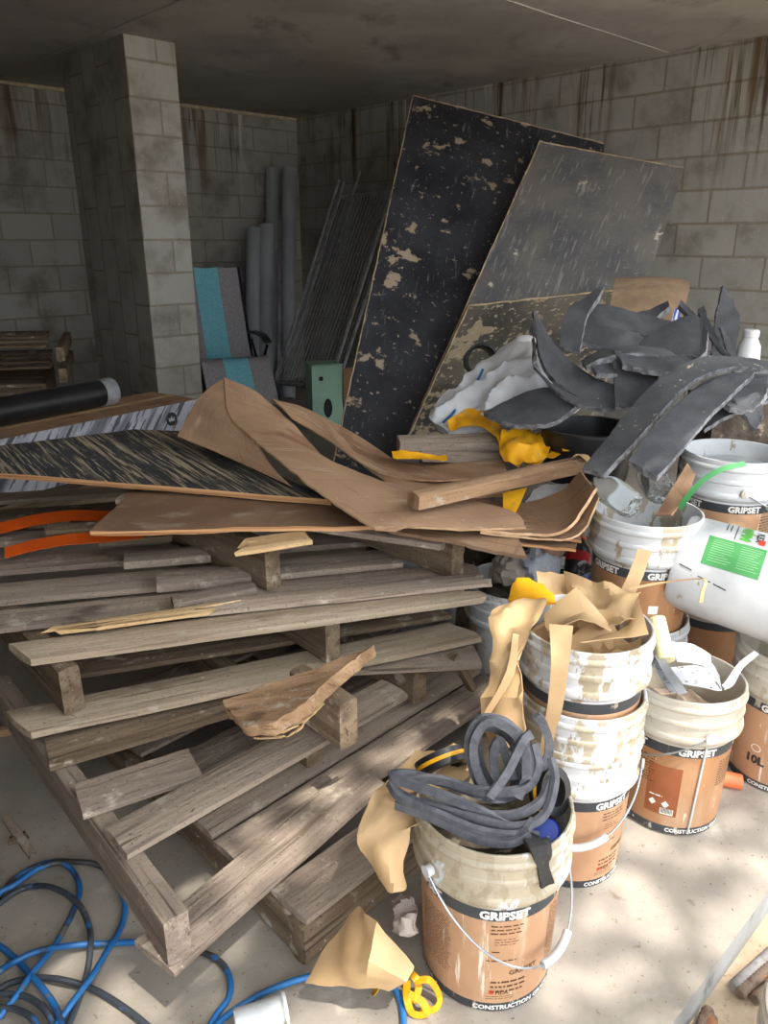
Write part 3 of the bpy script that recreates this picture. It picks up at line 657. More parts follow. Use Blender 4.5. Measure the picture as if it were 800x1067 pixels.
def bucket(loc, label, mat=None, lab=LABEL, tilt=(0, 0), rz=0, th=0, grp='printed plastic buckets', hd=None, detail='front', name='bucket', printed=True, strapw=False, sc=1.0):
    X = X4(loc, tilt, rz) @ Matrix.Scale(sc, 4); root = empty(name, loc, label, 'bucket', grp)
    mb = MB(); lathe(mb, BODY, 56, X); mb.build('pail', mat or PAIL_A, root)
    if printed:
        mb = MB(); lathe(mb, [(rad(z) + .0006, z) for z in (.024, .10, .18, .236)], 64, X)
        lb = mb.build('label_wrap', lab, root)
        for za, zb_ in ((.003, .024), (.236, .263)):
            mb = MB(); lathe(mb, [(rad(z) + .0006, z) for z in (za, zb_)], 64, X); mb.build('label_band', BANDM, root)
        for k in range(5 if detail != 'none' else 0): mb = MB(); wrap(mb, 'GRIPSET', .026, th + k * 2 * math.pi / 5, .2405, X, bold=.045); mb.build('lettering', PRINT_W, root)
        for k in range(3): mb = MB(); wrap(mb, 'CONSTRUCTION GRADE  \u2022', .0155, th + .35 + k * 2 * math.pi / 3, .0075, X, bold=.035); mb.build('lettering', PRINT_W, root)
        mb = MB()
        if detail == 'front':
            mb = MB(); bars(mb, th - 1.35, .205, .085, 24, .0058, .0016, X, ragged=.1); mb.build('label_print', PRINT_D, root)
            mb = MB(); bars(mb, th - .18, .222, .075, 3, .009, .003, X); mb.build('label_print', PRINT_D, root)
            mb = MB(); bars(mb, th - .12, .190, .055, 3, .0065, .0015, X); mb.build('label_print', PRINT_D, root)
            mb = MB(); bars(mb, th - .15, .158, .02, 1, .01, .0025, X); mb.build('label_print', PRINT_D, root)
            mb = MB(); bars(mb, th - .22, .135, .07, 1, .01, .003, X); mb.build('label_print', PRINT_D, root)
            mb = MB(); bars(mb, th - .14, .078, .075, 3, .012, .0045, X, ragged=.1); mb.build('label_print', PRINT_D, root)
            mb = MB(); bars(mb, th + .75, .225, .11, 30, .0058, .0016, X, ragged=.1); mb.build('label_print', PRINT_D, root)
            mb = MB(); bars(mb, th - .2, .042, .07, 2, .006, .0012, X); mb.build('label_print', PRINT_D, root)
            mb = MB(); bars(mb, th + 2.2, .2, .1, 20, .0068, .002, X); mb.build('label_print', PRINT_D, root)
            mb = MB(); bars(mb, th + 3.4, .2, .1, 20, .0068, .002, X); mb.build('label_print', PRINT_D, root)
            mb = MB(); wrap(mb, 'GRIPSET', .0165, th + .34, .098, X, bold=.02); mb.build('label_print', PRINT_D, root)
            mb = MB(); wrap(mb, 'FILA', .014, th + .03, .048, X, bold=.01); mb.build('label_print', PRINT_D, root)
            mb = MB(); quadpatch(mb, th - .12, .049, .059, .010, X); mb.build('label_emblem', PRINT_R, root)
        elif detail == 'back':
            for k in range(4): mb = MB(); bars(mb, th + .5 + k * 1.5, .215, .085, 10, .008, .0028, X, ragged=.2); mb.build('label_print', PRINT_D, root)
            mb = MB(); quadpatch(mb, th - .52, .055, .20, .085, X, .0009); mb.build('label_panel', M('red-brown label panel', '7c4428', '8d5232', scale=5, rough=.5, bump=0, layers=[(12, (1, 1, .3), .6, .75, 'b08a6c')]), root)
            mb = MB()
            for a_, z_ in ((-.68, .088), (-.44, .088)):
                n = 4; r = rad(z_) + .0014; vs = [X @ V((r * math.sin(th + a_ + dx / .14), -r * math.cos(th + a_ + dx / .14), z_ + dz)) for dx, dz in ((-.010, 0), (0, -.010), (.010, 0), (0, .010))]
                mb.add(vs, [(0, 1, 2, 3)], None, 0, False)
            quadpatch(mb, th - .40, .058, .076, .034, X, .0014); bars(mb, th - .75, .108, .04, 1, .01, .003, X, .0014)
            mb.build('hazard_print', PRINT_W, root)
            mb = MB()
            for q in range(9): quadpatch(mb, th - .40 + (q - 4) * .024, .062, .076, .0018, X, .0018)
            mb.build('barcode', PRINT_K, root)
        elif detail == 'ten':
            mb = MB(); wrap(mb, '10L', .034, th - .32, .075, X, bold=.05); mb.build('label_print', PRINT_K, root)
            mb = MB(); bars(mb, th - 1.1, .16, .03, 3, .03, .004, X); mb.build('label_print', PRINT_K, root)
            mb = MB(); bars(mb, th + .6, .2, .1, 14, .008, .002, X); mb.build('label_print', PRINT_K, root)
            mb = MB()
            c = [(math.cos(q * math.pi / 10), math.sin(q * math.pi / 10)) for q in range(20)]; vs = []
            for (cx, cz) in c:
                for rr in (.009, .0115):
                    zz = .122 + cz * rr; r = rad(zz) + .0012; a = th - .32 + cx * rr * 1.25 / .14; vs.append(X @ V((r * math.sin(a), -r * math.cos(a), zz)))
            mb.add(vs, [(2 * k, 2 * k + 1, 2 * ((k + 1) % 20) + 1, 2 * ((k + 1) % 20)) for k in range(20)], None, 0, False)
            mb.build('label_symbol', PRINT_W, root)
            mb = MB(); quadpatch(mb, th - .95, .165, .19, .045, X, .001); mb.build('label_panel', BANDM, root)
        elif detail == 'side':
            mb = MB(); bars(mb, th + .4, .222, .09, 12, .009, .003, X, ragged=.15); mb.build('label_print', PRINT_D, root)
            mb = MB(); bars(mb, th - 1.3, .16, .05, 5, .01, .004, X); mb.build('label_print', PRINT_D, root)
            mb = MB(); bars(mb, th + 1.9, .2, .1, 16, .008, .002, X); mb.build('label_print', PRINT_D, root)
            mb = MB(); quadpatch(mb, th - .15, .135, .16, .028, X, .001); mb.build('hazard_print', PRINT_W, root)
            mb = MB(); quadpatch(mb, th - .62, .095, .12, .09, X, .001); mb.build('label_panel', BANDM, root)
    if hd: handle(root, X, *hd)
    if strapw:
        mb = MB(); tube(mb, [X @ V(((rad(z) + .004) * math.sin(.13 - k * .03), -(rad(z) + .004) * math.cos(.13 - k * .03), z)) for k, z in ((0, .27), (.5, .2), (1, .12), (1.5, .05), (2, .01))], .0028, 6); mb.build('white_wire', PAIL_T, root)
    return root, X
bucket(V((.21, 1.20, 0)), 'mud caked bucket in front holding coils of grey foam strip', PAIL_B, th=.07, hd=(-.98, .05, True, .165, .56))
# the nested stack beside it
G2 = 'printed plastic buckets'
bucket(V((.442, 1.49, 0)), 'bottom bucket of the nested stack, its tan label and white bail grip showing', PAIL_A, sc=.94, th=.5, hd=(1.25 - math.pi, .05, True, .15, .62))
bucket(V((.442, 1.492, .09)), 'middle bucket of the nested stack, only its muddy rim zone showing', PAIL_M, sc=.94, printed=False)
bucket(V((.442, 1.496, .245)), 'top bucket of the nested stack, filled with tan masking paper', PAIL_A, sc=.94, th=.4, detail='none')
# right-hand buckets
bucket(V((.742, 1.655, .0)), 'bucket holding scraper blades and a cream roller, standing on the sunny slab', PAIL_C, LABEL_D, rz=0, th=.02, detail='back', strapw=True, sc=.97, tilt=(math.radians(-2), math.radians(1)), hd=(math.pi + .1, .0, False, .10))
bucket(V((1.10, 1.80, 0)), 'ten litre bucket at the right edge, under the tipped white bucket', PAIL_C, th=-.62, detail='ten')
B5 = V((.718, 1.975, .325))
bucket(V((.718, 1.985, 0)), 'muddy bucket whose rim carries the bucket of plastic bottles', PAIL_A, printed=False)
bucket(B5, 'bucket full of empty plastic bottles, standing in another bucket', PAIL_A, LABEL_D, sc=.97, th=.15, detail='side')
bucket(V((1.08, 2.29, 0)), 'dusty bucket underneath the tall white bucket near the wall', PAIL_C, LABEL_D, th=.1, detail='none')
bucket(V((1.07, 2.27, .40)), 'white rimmed bucket draped with black foam rubber, upper one by the wall', PAIL_T, th=-.05, detail='side', hd=(-.15, .35, 'g', .12, .2))
bucket(V((1.42, 2.05, 0)), 'dusty bucket at the far right, below its twin', PAIL_C, LABEL_D, th=.3, detail='none')
bucket(V((1.41, 2.06, .25)), 'dusty bucket at the far right, nested in the lower one', PAIL_C, LABEL_D, th=.3, detail='none')
# grey pails behind the pallets
bucket(V((.41, 2.2, 0)), 'white pail in shade behind the tan paper, rags piled on it', PAIL_A, printed=False, grp='plain pails')
bucket(V((.13, 2.52, 0)), 'smooth grey pail seen between the pallet boards', PAIL_G, printed=False, grp='plain pails')

# tipped bucket with the green label
axd = V((.86, -.50, -.13)).normalized()                            # the mouth points right, towards the camera
yy = (V((.1, .62, -.78)) - axd * V((.1, .62, -.78)).dot(axd)).normalized(); Xt = Matrix((yy.cross(axd), yy, axd)).transposed().to_4x4(); Xt.translation = V((.80, 1.935, .578))
rt = empty('bucket', V((.95, 1.84, .41)), 'white bucket tipped on its side with a green label', 'bucket', 'printed plastic buckets')
BODY2 = [(0, .0)] + [(r * 1.0, z) for r, z in [(RB - .02, 0), (RB - .006, .003), (RB, .014), (rad(.27), .27), (.150, .279), (.1525, .287), (.150, .295), (.1465, .298), (.1465, .335), (.151, .34), (.151, .347), (.147, .352), (.149, .39), (.146, .395), (.142, .39), (.138, .29), (.125, .012), (0, .010)]]
mb = MB(); lathe(mb, BODY2, 56, Xt); mb.build('pail', PAIL_T, rt)
mb = MB(); quadpatch(mb, .17, .066, .203, .088, Xt, .0008); lb = mb.build('label_panel', GREENL, rt)
mb = MB()
for k in range(2):
    rg = random.Random(5 + k)
    for q in range(10): quadpatch(mb, .17 - .24 + q * .05, .078 + k * .068, .078 + k * .068 + rg.uniform(.035, .055), .0014, Xt, .0013)
mb.build('label_print', M('pale green print', '86b48a', '7fae84', scale=5, bump=0), rt)
mb = MB(); wrap(mb, 'WPM', .034, -.52, .136, Xt, bold=.05); mb.build('lettering', PRINT_G, rt)
mb = MB(); wrap(mb, 'FLEX', .022, -.46, .172, Xt, bold=.03); mb.build('lettering', PRINT_K, rt)
for th_, z_, w_ in ((-.52, .122, .09), (-.6, .108, .05), (-.6, .098, .05)):
    mb = MB(); quadpatch(mb, th_, z_, z_ + .002, w_, Xt, .0012); mb.build('printed_rule', PRINT_K, rt)
mb = MB(); quadpatch(mb, -.3, .178, .194, .02, Xt, .0012); mb.build('emblem', PRINT_R, rt)
for th_, z_ in ((.62, .02), (.74, .07), (.80, .11)):
    mb = MB(); tube(mb, [Xt @ V(((rad(z_ + k * .008) + .0005) * math.sin(th_ + k * .012), -(rad(z_ + k * .008) + .0005) * math.cos(th_ + k * .012), z_ + k * .008)) for k in range(5)], .0016, 5); mb.build('scratch', BLACKP, rt)
mb = MB(); tube(mb, smooth_path([Xt @ V((-.153 * math.cos(t), .0 - .155 * math.sin(t) * .25, .285 + .15 * math.sin(t))) for t in [math.pi * i / 8 for i in range(9)]], 4), .0024, 6); mb.build('handle', WIRE, rt)

# ------------------------------------------------------------------ what is in the buckets
c0 = V((.21, 1.20, .385))
# foam strip: long loops lying over the mouth
root = None
def loop_path(pts, n=10): return smooth_path([V(p) for p in pts], n)
fs_ = empty('foam_strip', V((.21, 1.2, .40)), 'coils of grey foam backing strip heaped over the front bucket', 'foam strip')
def L3(seq): return loop_path([pd(u, v, d) for u, v, d in seq], 10)
mb = MB(); rectbar(mb, L3([(560, 872, 1.40), (535, 862, 1.40), (480, 836, 1.40), (430, 818, 1.42), (407, 810, 1.44), (425, 806, 1.47), (470, 818, 1.47), (520, 832, 1.45), (560, 812, 1.45), (572, 780, 1.46), (566, 755, 1.46), (558, 745, 1.45)]),   .0165, .0095, V((0, 0, 1))); mb.build('strip_loop', FOAM, fs_)
mb = MB(); rectbar(mb, L3([(405, 815, 1.44), (418, 832, 1.42), (460, 850, 1.39), (500, 866, 1.37), (540, 870, 1.37), (556, 855, 1.38)]),   .0165, .0095, V((0, 0, 1))); mb.build('strip_loop', FOAM, fs_)
mb = MB(); rectbar(mb, L3([(412, 838, 1.43), (450, 852, 1.40), (495, 873, 1.37), (530, 878, 1.36), (552, 868, 1.36)]),   .0165, .0095, V((0, 0, 1))); mb.build('strip_loop', FOAM, fs_)
mb = MB(); rectbar(mb, L3([(440, 835, 1.44), (480, 845, 1.42), (530, 850, 1.40), (562, 836, 1.40), (574, 810, 1.42)]),   .0165, .0095, V((0, 0, 1))); mb.build('strip_loop', FOAM, fs_)
mb = MB(); rectbar(mb, L3([(505, 830, 1.50), (492, 800, 1.48), (488, 770, 1.46), (500, 750, 1.45), (525, 752, 1.45), (545, 772, 1.45), (552, 800, 1.44), (540, 832, 1.43)]),   .0165, .0095, V((1, 0, 0))); mb.build('strip_loop', FOAM, fs_)
mb = MB(); rectbar(mb, L3([(520, 830, 1.50), (502, 800, 1.50), (497, 768, 1.49), (508, 757, 1.48), (532, 770, 1.48), (540, 795, 1.47), (535, 825, 1.47)]),   .0165, .0095, V((1, 0, 0))); mb.build('strip_loop', FOAM, fs_)
mb = MB(); rectbar(mb, L3([(530, 835, 1.48), (518, 810, 1.47), (514, 785, 1.46), (520, 772, 1.45), (528, 790, 1.46), (535, 812, 1.46)]),   .0165, .0095, V((1, 0, 0))); mb.build('strip_loop', FOAM, fs_)
mb = MB(); rectbar(mb, L3([(510, 830, 1.43), (528, 805, 1.42), (545, 772, 1.42), (553, 765, 1.43)]),   .0165, .0095, V((1, 0, 0))); mb.build('strip_loop', FOAM, fs_)
for sq, up in (([(410, 824, 1.44), (440, 838, 1.42), (490, 852, 1.39), (535, 862, 1.38), (566, 850, 1.39), (578, 815, 1.41), (574, 790, 1.43)], V((0, 0, 1))), ([(514, 836, 1.47), (498, 806, 1.46), (493, 776, 1.44), (506, 753, 1.43), (530, 757, 1.43), (547, 782, 1.43), (549, 812, 1.42)], V((1, 0, 0))), ([(415, 815, 1.46), (455, 812, 1.46), (500, 824, 1.45), (545, 822, 1.43), (560, 800, 1.44), (556, 775, 1.45)], V((0, 0, 1)))):
    mb = MB(); rectbar(mb, L3(sq), .0165, .0095, up); mb.build('strip_loop', FOAM, fs_)
def tape(label, c, nrm, R, w, mats):
    m4 = frame(c, nrm.orthogonal(), None, nrm); rt_ = empty('tape_roll', c, label, 'tape')
    mb = MB(); lathe(mb, [(R * .62, -w / 2), (R, -w / 2), (R, w / 2), (R * .62, w / 2), (R * .62, -w / 2)], 40, m4); mb.build('roll', BLACKP, rt_)
    mb = MB(); lathe(mb, [(R + .0012, -w * .13), (R + .0012, w * .13)], 40, m4); mb.build('stripe', YELLOW, rt_)
tape('dark tape roll with a yellow stripe, left of the foam coils', pd(462, 794, 1.56), V((-.35, .75, .65)), .058, .03, None)
tape('dark tape roll with a yellow stripe, inside the bucket right of the coils', pd(573, 824, 1.46), V((.55, -.55, .35)), .045, .03, None)
mb = MB(); m4 = frame(pd(567, 868, 1.44), V((1, 0, 0)), None, V((.1, -.5, .85)))
lathe(mb, [(0, .02), (.022, .02), (.028, .014), (.030, 0), (.030, -.03), (.026, -.03), (.026, 0), (0, .004)], 28, m4)
tag(mb.build('cap', NAVY), 'dark blue plastic cap inside the front bucket', 'cap')
mb = MB(); sheet(mb, PD([(543, 872, 1.37), (570, 873, 1.39)], [(550, 885, 1.33), (573, 882, 1.345)], [(560, 905, 1.345), (571, 900, 1.35)], [(562, 924, 1.36), (576, 918, 1.37)]), 5, 5, .006, .006, 30)
tag(mb.build('rag', RAGK), 'dark speckled rag hanging over the front bucket rim', 'rag')
# filling that closes the buckets
def fill(c, r, mat, label, name='rubbish', amp=.03, cat='rubbish'):
    mb = MB(); rows = []; n = 20
    vs = [c + V((0, 0, amp))]; fs = []
    for j in range(1, 7):
        for i in range(n):
            a = 2 * math.pi * i / n; rr = r * j / 6; p = c + V((rr * math.cos(a), rr * math.sin(a), 0)); p.z += amp * noise.noise(p * 25) + amp * (1 - j / 6); vs.append(p)
    for i in range(n): fs.append((0, 1 + i, 1 + (i + 1) % n))
    for j in range(5):
        for i in range(n): a = 1 + j * n + i; b = 1 + j * n + (i + 1) % n; fs.append((a, a + n, b + n, b))
    base = len(vs)
    for i in range(n):
        a = 2 * math.pi * i / n; vs.append(c + V((r * .93 * math.cos(a), r * .93 * math.sin(a), -.09)))
    for i in range(n): fs.append((1 + 5 * n + i, base + i, base + (i + 1) % n, 1 + 5 * n + (i + 1) % n))
    fs.append(tuple(range(base, base + n))[::-1])
    mb.add(vs, fs); return tag(mb.build(name, mat), label, cat, None, 'stuff')
fill(V((.21, 1.20, .28)), .132, RUBBLE, 'dark mixed rubbish deep inside the front bucket')
fill(V((.442, 1.496, .56)), .122, PAPER, 'crumpled tan paper packed inside the stack top bucket', amp=.05)
fill(V((.74, 1.665, .26)), .130, M('pinkish plaster scraps', 'cdb9aa', 'b09a88', scale=14, bump=.5), 'pale plaster scraps low in the scraper bucket')
fill(B5 + V((0, 0, .27)), .130, RUBBLE, 'mixed rubbish beneath the plastic bottles')
fill(V((1.07, 2.27, .745)), .137, PAIL_G, 'grey hardened residue filling the white rimmed bucket by the wall', amp=.008)
fill(V((.41, 2.2, .33)), .132, RUBBLE, 'dark rubbish filling the white pail under the rags')
# scraper bucket: blades, card, roller
def blade(label, rows, mat, name, cat, th=.0025, amp=.002):
    mb = MB(); sheet(mb, PD(*rows), 6, 4, th, amp, 20); return tag(mb.build(name, mat), label, cat)
blade('long mud flecked steel scraper blade leaning out leftmost of the scraper bucket', [[(676, 672, 1.88), (692, 690, 1.84), (707, 722, 1.78)], [(674, 684, 1.87), (686, 704, 1.82), (698, 722, 1.77)]], SILVER, 'scraper_blade', 'scraper')
blade('dark grey steel strip crossing the scraper blades', [[(686, 676, 1.86), (700, 698, 1.80), (716, 722, 1.75)], [(680, 680, 1.86), (692, 702, 1.80), (706, 724, 1.75)]], STEEL, 'steel_strip', 'scraper')
blade('wide pale spotted plastic scraper lying in the scraper bucket', [[(697, 696, 1.86), (722, 694, 1.88), (740, 691, 1.90), (748, 705, 1.86)], [(710, 712, 1.79), (730, 716, 1.79), (745, 720, 1.78), (752, 720, 1.78)]], M('spotted white plastic', 'b9bcc1', 'a8abb1', scale=8, mode='UV', rough=.4, bump=.05, layers=[(45, (1, 1, 1), .60, .63, '4d4a46')]), 'scraper_blade', 'scraper', .003)
blade('white folded paper behind the spotted scraper', [[(700, 668, 1.95), (722, 672, 1.94), (740, 682, 1.92)], [(705, 690, 1.88), (725, 692, 1.88), (742, 700, 1.86)]], BAGW, 'paper_scrap', 'paper', .002, .006)
blade('white plastic handle strip leaning over the right of the scraper bucket', [[(786, 678, 1.86), (770, 690, 1.84), (757, 708, 1.80), (752, 714, 1.79)], [(790, 681, 1.85), (775, 695, 1.83), (765, 712, 1.79), (755, 718, 1.78)]], PAIL_T, 'plastic_strip', 'strip', .005)
mb = MB(); a_, b_ = pd(684, 645, 1.90), pd(694, 688, 1.84); tube(mb, [a_.lerp(b_, i / 8) for i in range(9)], .021, 18)
tag(mb.build('foam_roller', CREAM), 'cream foam paint roller sleeve standing in the scraper bucket', 'roller')
# bottle bucket: two bottles lying, cardboard, green strap
def bottle(label, foot, mouth, r, mat=CLEAR, lab=None, cap=None):
    ax_ = mouth - foot; L = ax_.length; m4 = frame(foot, ax_.orthogonal(), None, ax_); rt_ = empty('plastic_bottle', foot, label, 'bottle', 'empty plastic bottles')
    mb = MB(); lathe(mb, [(0, .012), (r * .45, .010), (r * .62, 0), (r * .86, .003), (r, .02), (r * .97, L * .25), (r, L * .3), (r, L * .62), (r * .75, L * .78), (r * .34, L * .90), (r * .32, L * .97)], 30, m4); 
    for k in range(5):
        a = 2 * math.pi * k / 5; lathe(mb, [(0, .004), (r * .2, .0), (r * .24, .008)], 10, m4 @ Matrix.Translation(V((r * .55 * math.cos(a), r * .55 * math.sin(a), 0))))
    mb.build('bottle_body', mat, rt_)
    if lab: mb = MB(); lathe(mb, [(r * 1.012, L * .32), (r * 1.012, L * .58)], 30, m4); mb.build('label', lab, rt_)
    if cap: mb = MB(); lathe(mb, [(r * .36, L * .93), (r * .4, L * .935), (r * .4, L), (0, L)], 20, m4); mb.build('cap', cap, rt_)
bottle('clear plastic bottle lying in the bucket, its base facing front', pd(661, 528, 2.02), pd(618, 500, 2.12), .04)
bottle('clear plastic bottle leaning in the bucket behind the other one', pd(689, 514, 2.12), pd(672, 486, 2.26), .042)
mb = MB(); sheet(mb, PD([(716, 484, 2.16), (724, 496, 2.12)], [(700, 510, 2.10), (716, 516, 2.07)], [(684, 538, 2.05), (700, 538, 2.02)]), 5, 5, .006, .002, 10)
tag(mb.build('cardboard_scrap', CARD), 'pointed cardboard scrap standing in the bottle bucket', 'cardboard')
mb = MB(); rectbar(mb, L3([(708, 530, 2.04), (716, 518, 2.02), (733, 500, 2.0), (752, 489, 2.0), (776, 483, 2.02)]), .014, .003, V((0, 0, 1)))
tag(mb.build('strap', GREENP), 'green plastic strap arching out of the bottle bucket', 'strap')
# orange tube on the slab
mb = MB(); p0 = at(742, 809, .02); p1 = at(773, 815, .02); dd = (p1 - p0).normalized(); tube(mb, [p0 - dd * .06, p0, p1 - dd * .004, p1], .021, 18, taper=lambda t: 1 if t < .95 else .9)
tag(mb.build('sealant_tube', ORTUBE), 'dusty orange tube end lying between the two right buckets', 'tube')
# ================================================================== heap behind: rubbish mound, tub, bag, foam rubber
mb = MB(); n = 36; vs = []; cx, cy, rx, ry, hz_ = .42, 3.05, .55, .62, .62
for j in range(13):
    q = j / 12
    for i in range(n):
        a = 2 * math.pi * i / n; p = V((cx + rx * q * math.cos(a), cy + ry * q * math.sin(a), 0))
        p.z = hz_ * (1 - q ** 2.6) + .05 * noise.noise(p * 7) * (1 - q) ; p.z = max(p.z, .0); vs.append(p)
fs = [(j * n + i, (j + 1) * n + i, (j + 1) * n + (i + 1) % n, j * n + (i + 1) % n) for j in range(12) for i in range(n)]
mb.add(vs, fs); tag(mb.build('rubbish_heap', RUBBLE), 'dark heap of mixed building rubbish under the foam rubber', 'rubbish', None, 'stuff')
mb = MB(); m4 = Matrix.Translation(pd(612, 462, 2.62) - V((0, 0, .12)))
lathe(mb, [(0, 0), (.135, 0), (.14, .01), (.158, .17), (.166, .172), (.166, .182), (.154, .182), (.136, .012), (0, .01)], 44, m4)
tag(mb.build('tub', BLACKP), 'round black plastic tub half hidden under the foam rubber', 'tub')
mb = MB()
sheet(mb, PD([(453, 440, 3.0), (474, 414, 3.12), (494, 398, 3.2), (520, 376, 3.22), (546, 360, 3.2), (560, 372, 3.2)],
             [(454, 447, 2.92), (478, 426, 2.98), (505, 410, 3.0), (534, 390, 3.0), (556, 378, 3.0), (572, 395, 2.98)],
             [(462, 452, 2.86), (492, 441, 2.86), (522, 428, 2.84), (548, 414, 2.8), (568, 408, 2.8), (590, 418, 2.8)],
             [(478, 456, 2.84), (500, 452, 2.8), (530, 445, 2.76), (560, 440, 2.74), (585, 436, 2.72), (602, 432, 2.74)]), 14, 12, .03, .03, 6, ridge=True)
tag(mb.build('sack', BAGW), 'crumpled white woven plastic sack beside the black foam rubber', 'sack')
mb = MB(); tube(mb, L3([(503, 385, 3.06), (497, 397, 3.03), (486, 412, 2.97), (474, 428, 2.91), (462, 440, 2.85)]), .005, 6)
tag(mb.build('cord', BLUE), 'thin blue cord lying on the white sack', 'cord')
mb = MB(); sheet(mb, PD([(535, 545, 2.32), (560, 510, 2.5), (592, 503, 2.45)], [(545, 547, 2.28), (575, 535, 2.35), (602, 515, 2.32)], [(555, 546, 2.24), (585, 540, 2.26), (606, 525, 2.24)]), 6, 5, .004, .015, 14)
tag(mb.build('plastic_sheet', BAGW), 'small white plastic film under the brown timber length', 'plastic')
# black ring of pipe against the sheets
mb = MB(); m4 = frame(pd(500, 376, 3.5), V((1, 0, 0)), None, V((.72, -.68, .12)))
lathe(mb, [(.058, -.09), (.068, -.09), (.07, -.06), (.066, .05), (.074, .055), (.076, .075), (.066, .078), (.058, .05), (.058, -.09)], 36, m4)
tag(mb.build('pipe_collar', BLACKP), 'black plastic pipe collar leaning between the sack and the plywood', 'pipe collar')
# yellow plastic pieces
def crumple(name, label, rows, mat, cat, th=.002, amp=.01, fr=14, nu=8, nv=7, curved=True, grp=None, smooth=True, rag=0):
    if cat == 'plastic tape': nu, nv, smooth = 6, 5, False
    if cat == 'paper': nu, nv, smooth, amp = 4, 4, False, amp * 1.4
    mb = MB(); sheet(mb, PD(*rows), nu, nv, th, amp, fr, curved=curved, smooth=smooth, ragged=rag, ridge=True); return tag(mb.build(name, mat), label, cat, grp)
crumple('plastic_tape', 'long crumpled yellow plastic tape winding down beside the sack', [[(466, 440, 2.8), (487, 428, 2.85), (508, 432, 2.78), (524, 448, 2.7), (536, 462, 2.62), (548, 480, 2.56)], [(468, 449, 2.76), (490, 445, 2.76), (512, 452, 2.68), (522, 466, 2.6), (532, 482, 2.54), (540, 488, 2.52)]], YELLOW, 'plastic tape', amp=.012, fr=16)
crumple('plastic_tape', 'yellow plastic scrap with a knot, right of the winding tape', [[(535, 462, 2.64), (560, 458, 2.66), (586, 455, 2.66), (597, 460, 2.64)], [(545, 474, 2.56), (565, 476, 2.56), (580, 472, 2.57), (594, 470, 2.58)], [(548, 486, 2.5), (562, 484, 2.5), (574, 478, 2.52), (586, 476, 2.54)]], YELLOW, 'plastic tape', amp=.014, fr=18)
crumple('plastic_tape', 'yellow plastic strip at the left, behind the curled cardboard rim', [[(408, 471, 2.55), (430, 471, 2.55), (464, 476, 2.55)], [(410, 480, 2.52), (435, 480, 2.52), (466, 482, 2.52)]], YELLOW, 'plastic tape', amp=.01)
crumple('plastic_tape', 'yellow plastic flap hanging below the brown timber length', [[(524, 515, 2.30), (549, 509, 2.30)], [(524, 537, 2.22), (536, 538, 2.22)]], YELLOW, 'plastic tape', amp=.006)
crumple('plastic_tape', 'crumpled yellow plastic bunch beneath the flat rubber plate', [[(522, 452, 2.62), (540, 446, 2.66), (556, 452, 2.66), (572, 462, 2.62)], [(520, 468, 2.54), (538, 466, 2.52), (556, 468, 2.52), (570, 474, 2.53)], [(526, 484, 2.48), (540, 486, 2.46), (555, 482, 2.47), (566, 480, 2.5)]], YELLOW, 'plastic tape', amp=.018, fr=14)
crumple('plastic_tape', 'small yellow plastic lump between the tub and timber', [[(584, 456, 2.56), (598, 455, 2.56)], [(586, 470, 2.5), (600, 468, 2.5)]], YELLOW, 'plastic tape', amp=.01)
crumple('paper_scrap', 'short tan paper strap wrapped over the timber length end', [[(595, 476, 2.36), (603, 473, 2.36), (613, 482, 2.34)], [(600, 473, 2.38), (612, 474, 2.38), (617, 481, 2.36)]], PAPER, 'paper', amp=.002)

RG = 'cut strips of black foam rubber'
def strip2(label, a, b, th=.018, mat=None, amp=.004, nu=8, curved=True, rag=.003):
    mb = MB(); sheet(mb, [[pd(*q) for q in a], [pd(*q) for q in b]], nu, 5, th, amp, 6, curved=curved, emi=1, ragged=rag)
    return tag(mb.build('rubber_strip', [mat or RUBBER, RUB_EDGE]), label, 'rubber strip', RG)
strip2('long speckled black rubber strip arching down over the bottle bucket, upper of the pair', [(608, 493, 2.12), (629, 467, 2.2), (657, 430, 2.29), (687, 400, 2.36), (717, 381, 2.41), (744, 375, 2.44), (772, 377, 2.45), (806, 383, 2.44)],
       [(629, 499, 2.07), (661, 467, 2.13), (687, 437, 2.21), (710, 411, 2.29), (732, 395, 2.35), (757, 388, 2.38), (778, 388, 2.39), (806, 392, 2.38)], .016, RUB_SPK)
strip2('wide plain black rubber strip arching over the bottle bucket, lower of the pair', [(654, 486, 2.06), (676, 456, 2.13), (702, 430, 2.2), (725, 411, 2.26), (751, 399, 2.31), (783, 391, 2.34)],
       [(684, 502, 2.0), (711, 471, 2.08), (740, 437, 2.16), (762, 416, 2.23), (774, 404, 2.28), (785, 393, 2.33)], .02)
strip2('thin black rubber strip edge under the speckled arch', [(668, 470, 2.16), (700, 430, 2.24), (735, 400, 2.33), (770, 390, 2.37), (806, 394, 2.36)], [(672, 472, 2.14), (704, 433, 2.22), (739, 404, 2.3), (772, 395, 2.34), (806, 398, 2.33)], .01)
strip2('large black rubber strip curving like a trough at the left of the heap', [(554, 326, 2.86), (571, 355, 2.78), (590, 377, 2.7), (616, 396, 2.62), (646, 408, 2.6)], [(557, 346, 2.8), (562, 377, 2.7), (577, 401, 2.62), (607, 420, 2.56), (646, 430, 2.55)], .021)
strip2('outer black rubber strip hugging the trough-like strip', [(556, 350, 2.78), (559, 377, 2.68), (573, 400, 2.6), (604, 419, 2.54), (642, 425, 2.52)], [(558, 356, 2.76), (561, 384, 2.66), (576, 408, 2.58), (606, 426, 2.52), (642, 431, 2.5)], .017)
strip2('upright black rubber piece with a pointed torn tip', [(629, 296, 2.94), (610, 309, 2.9), (592, 321, 2.86), (584, 345, 2.8), (583, 360, 2.76)], [(631, 298, 2.94), (622, 311, 2.86), (613, 326, 2.82), (607, 347, 2.76), (604, 366, 2.72)], .02)
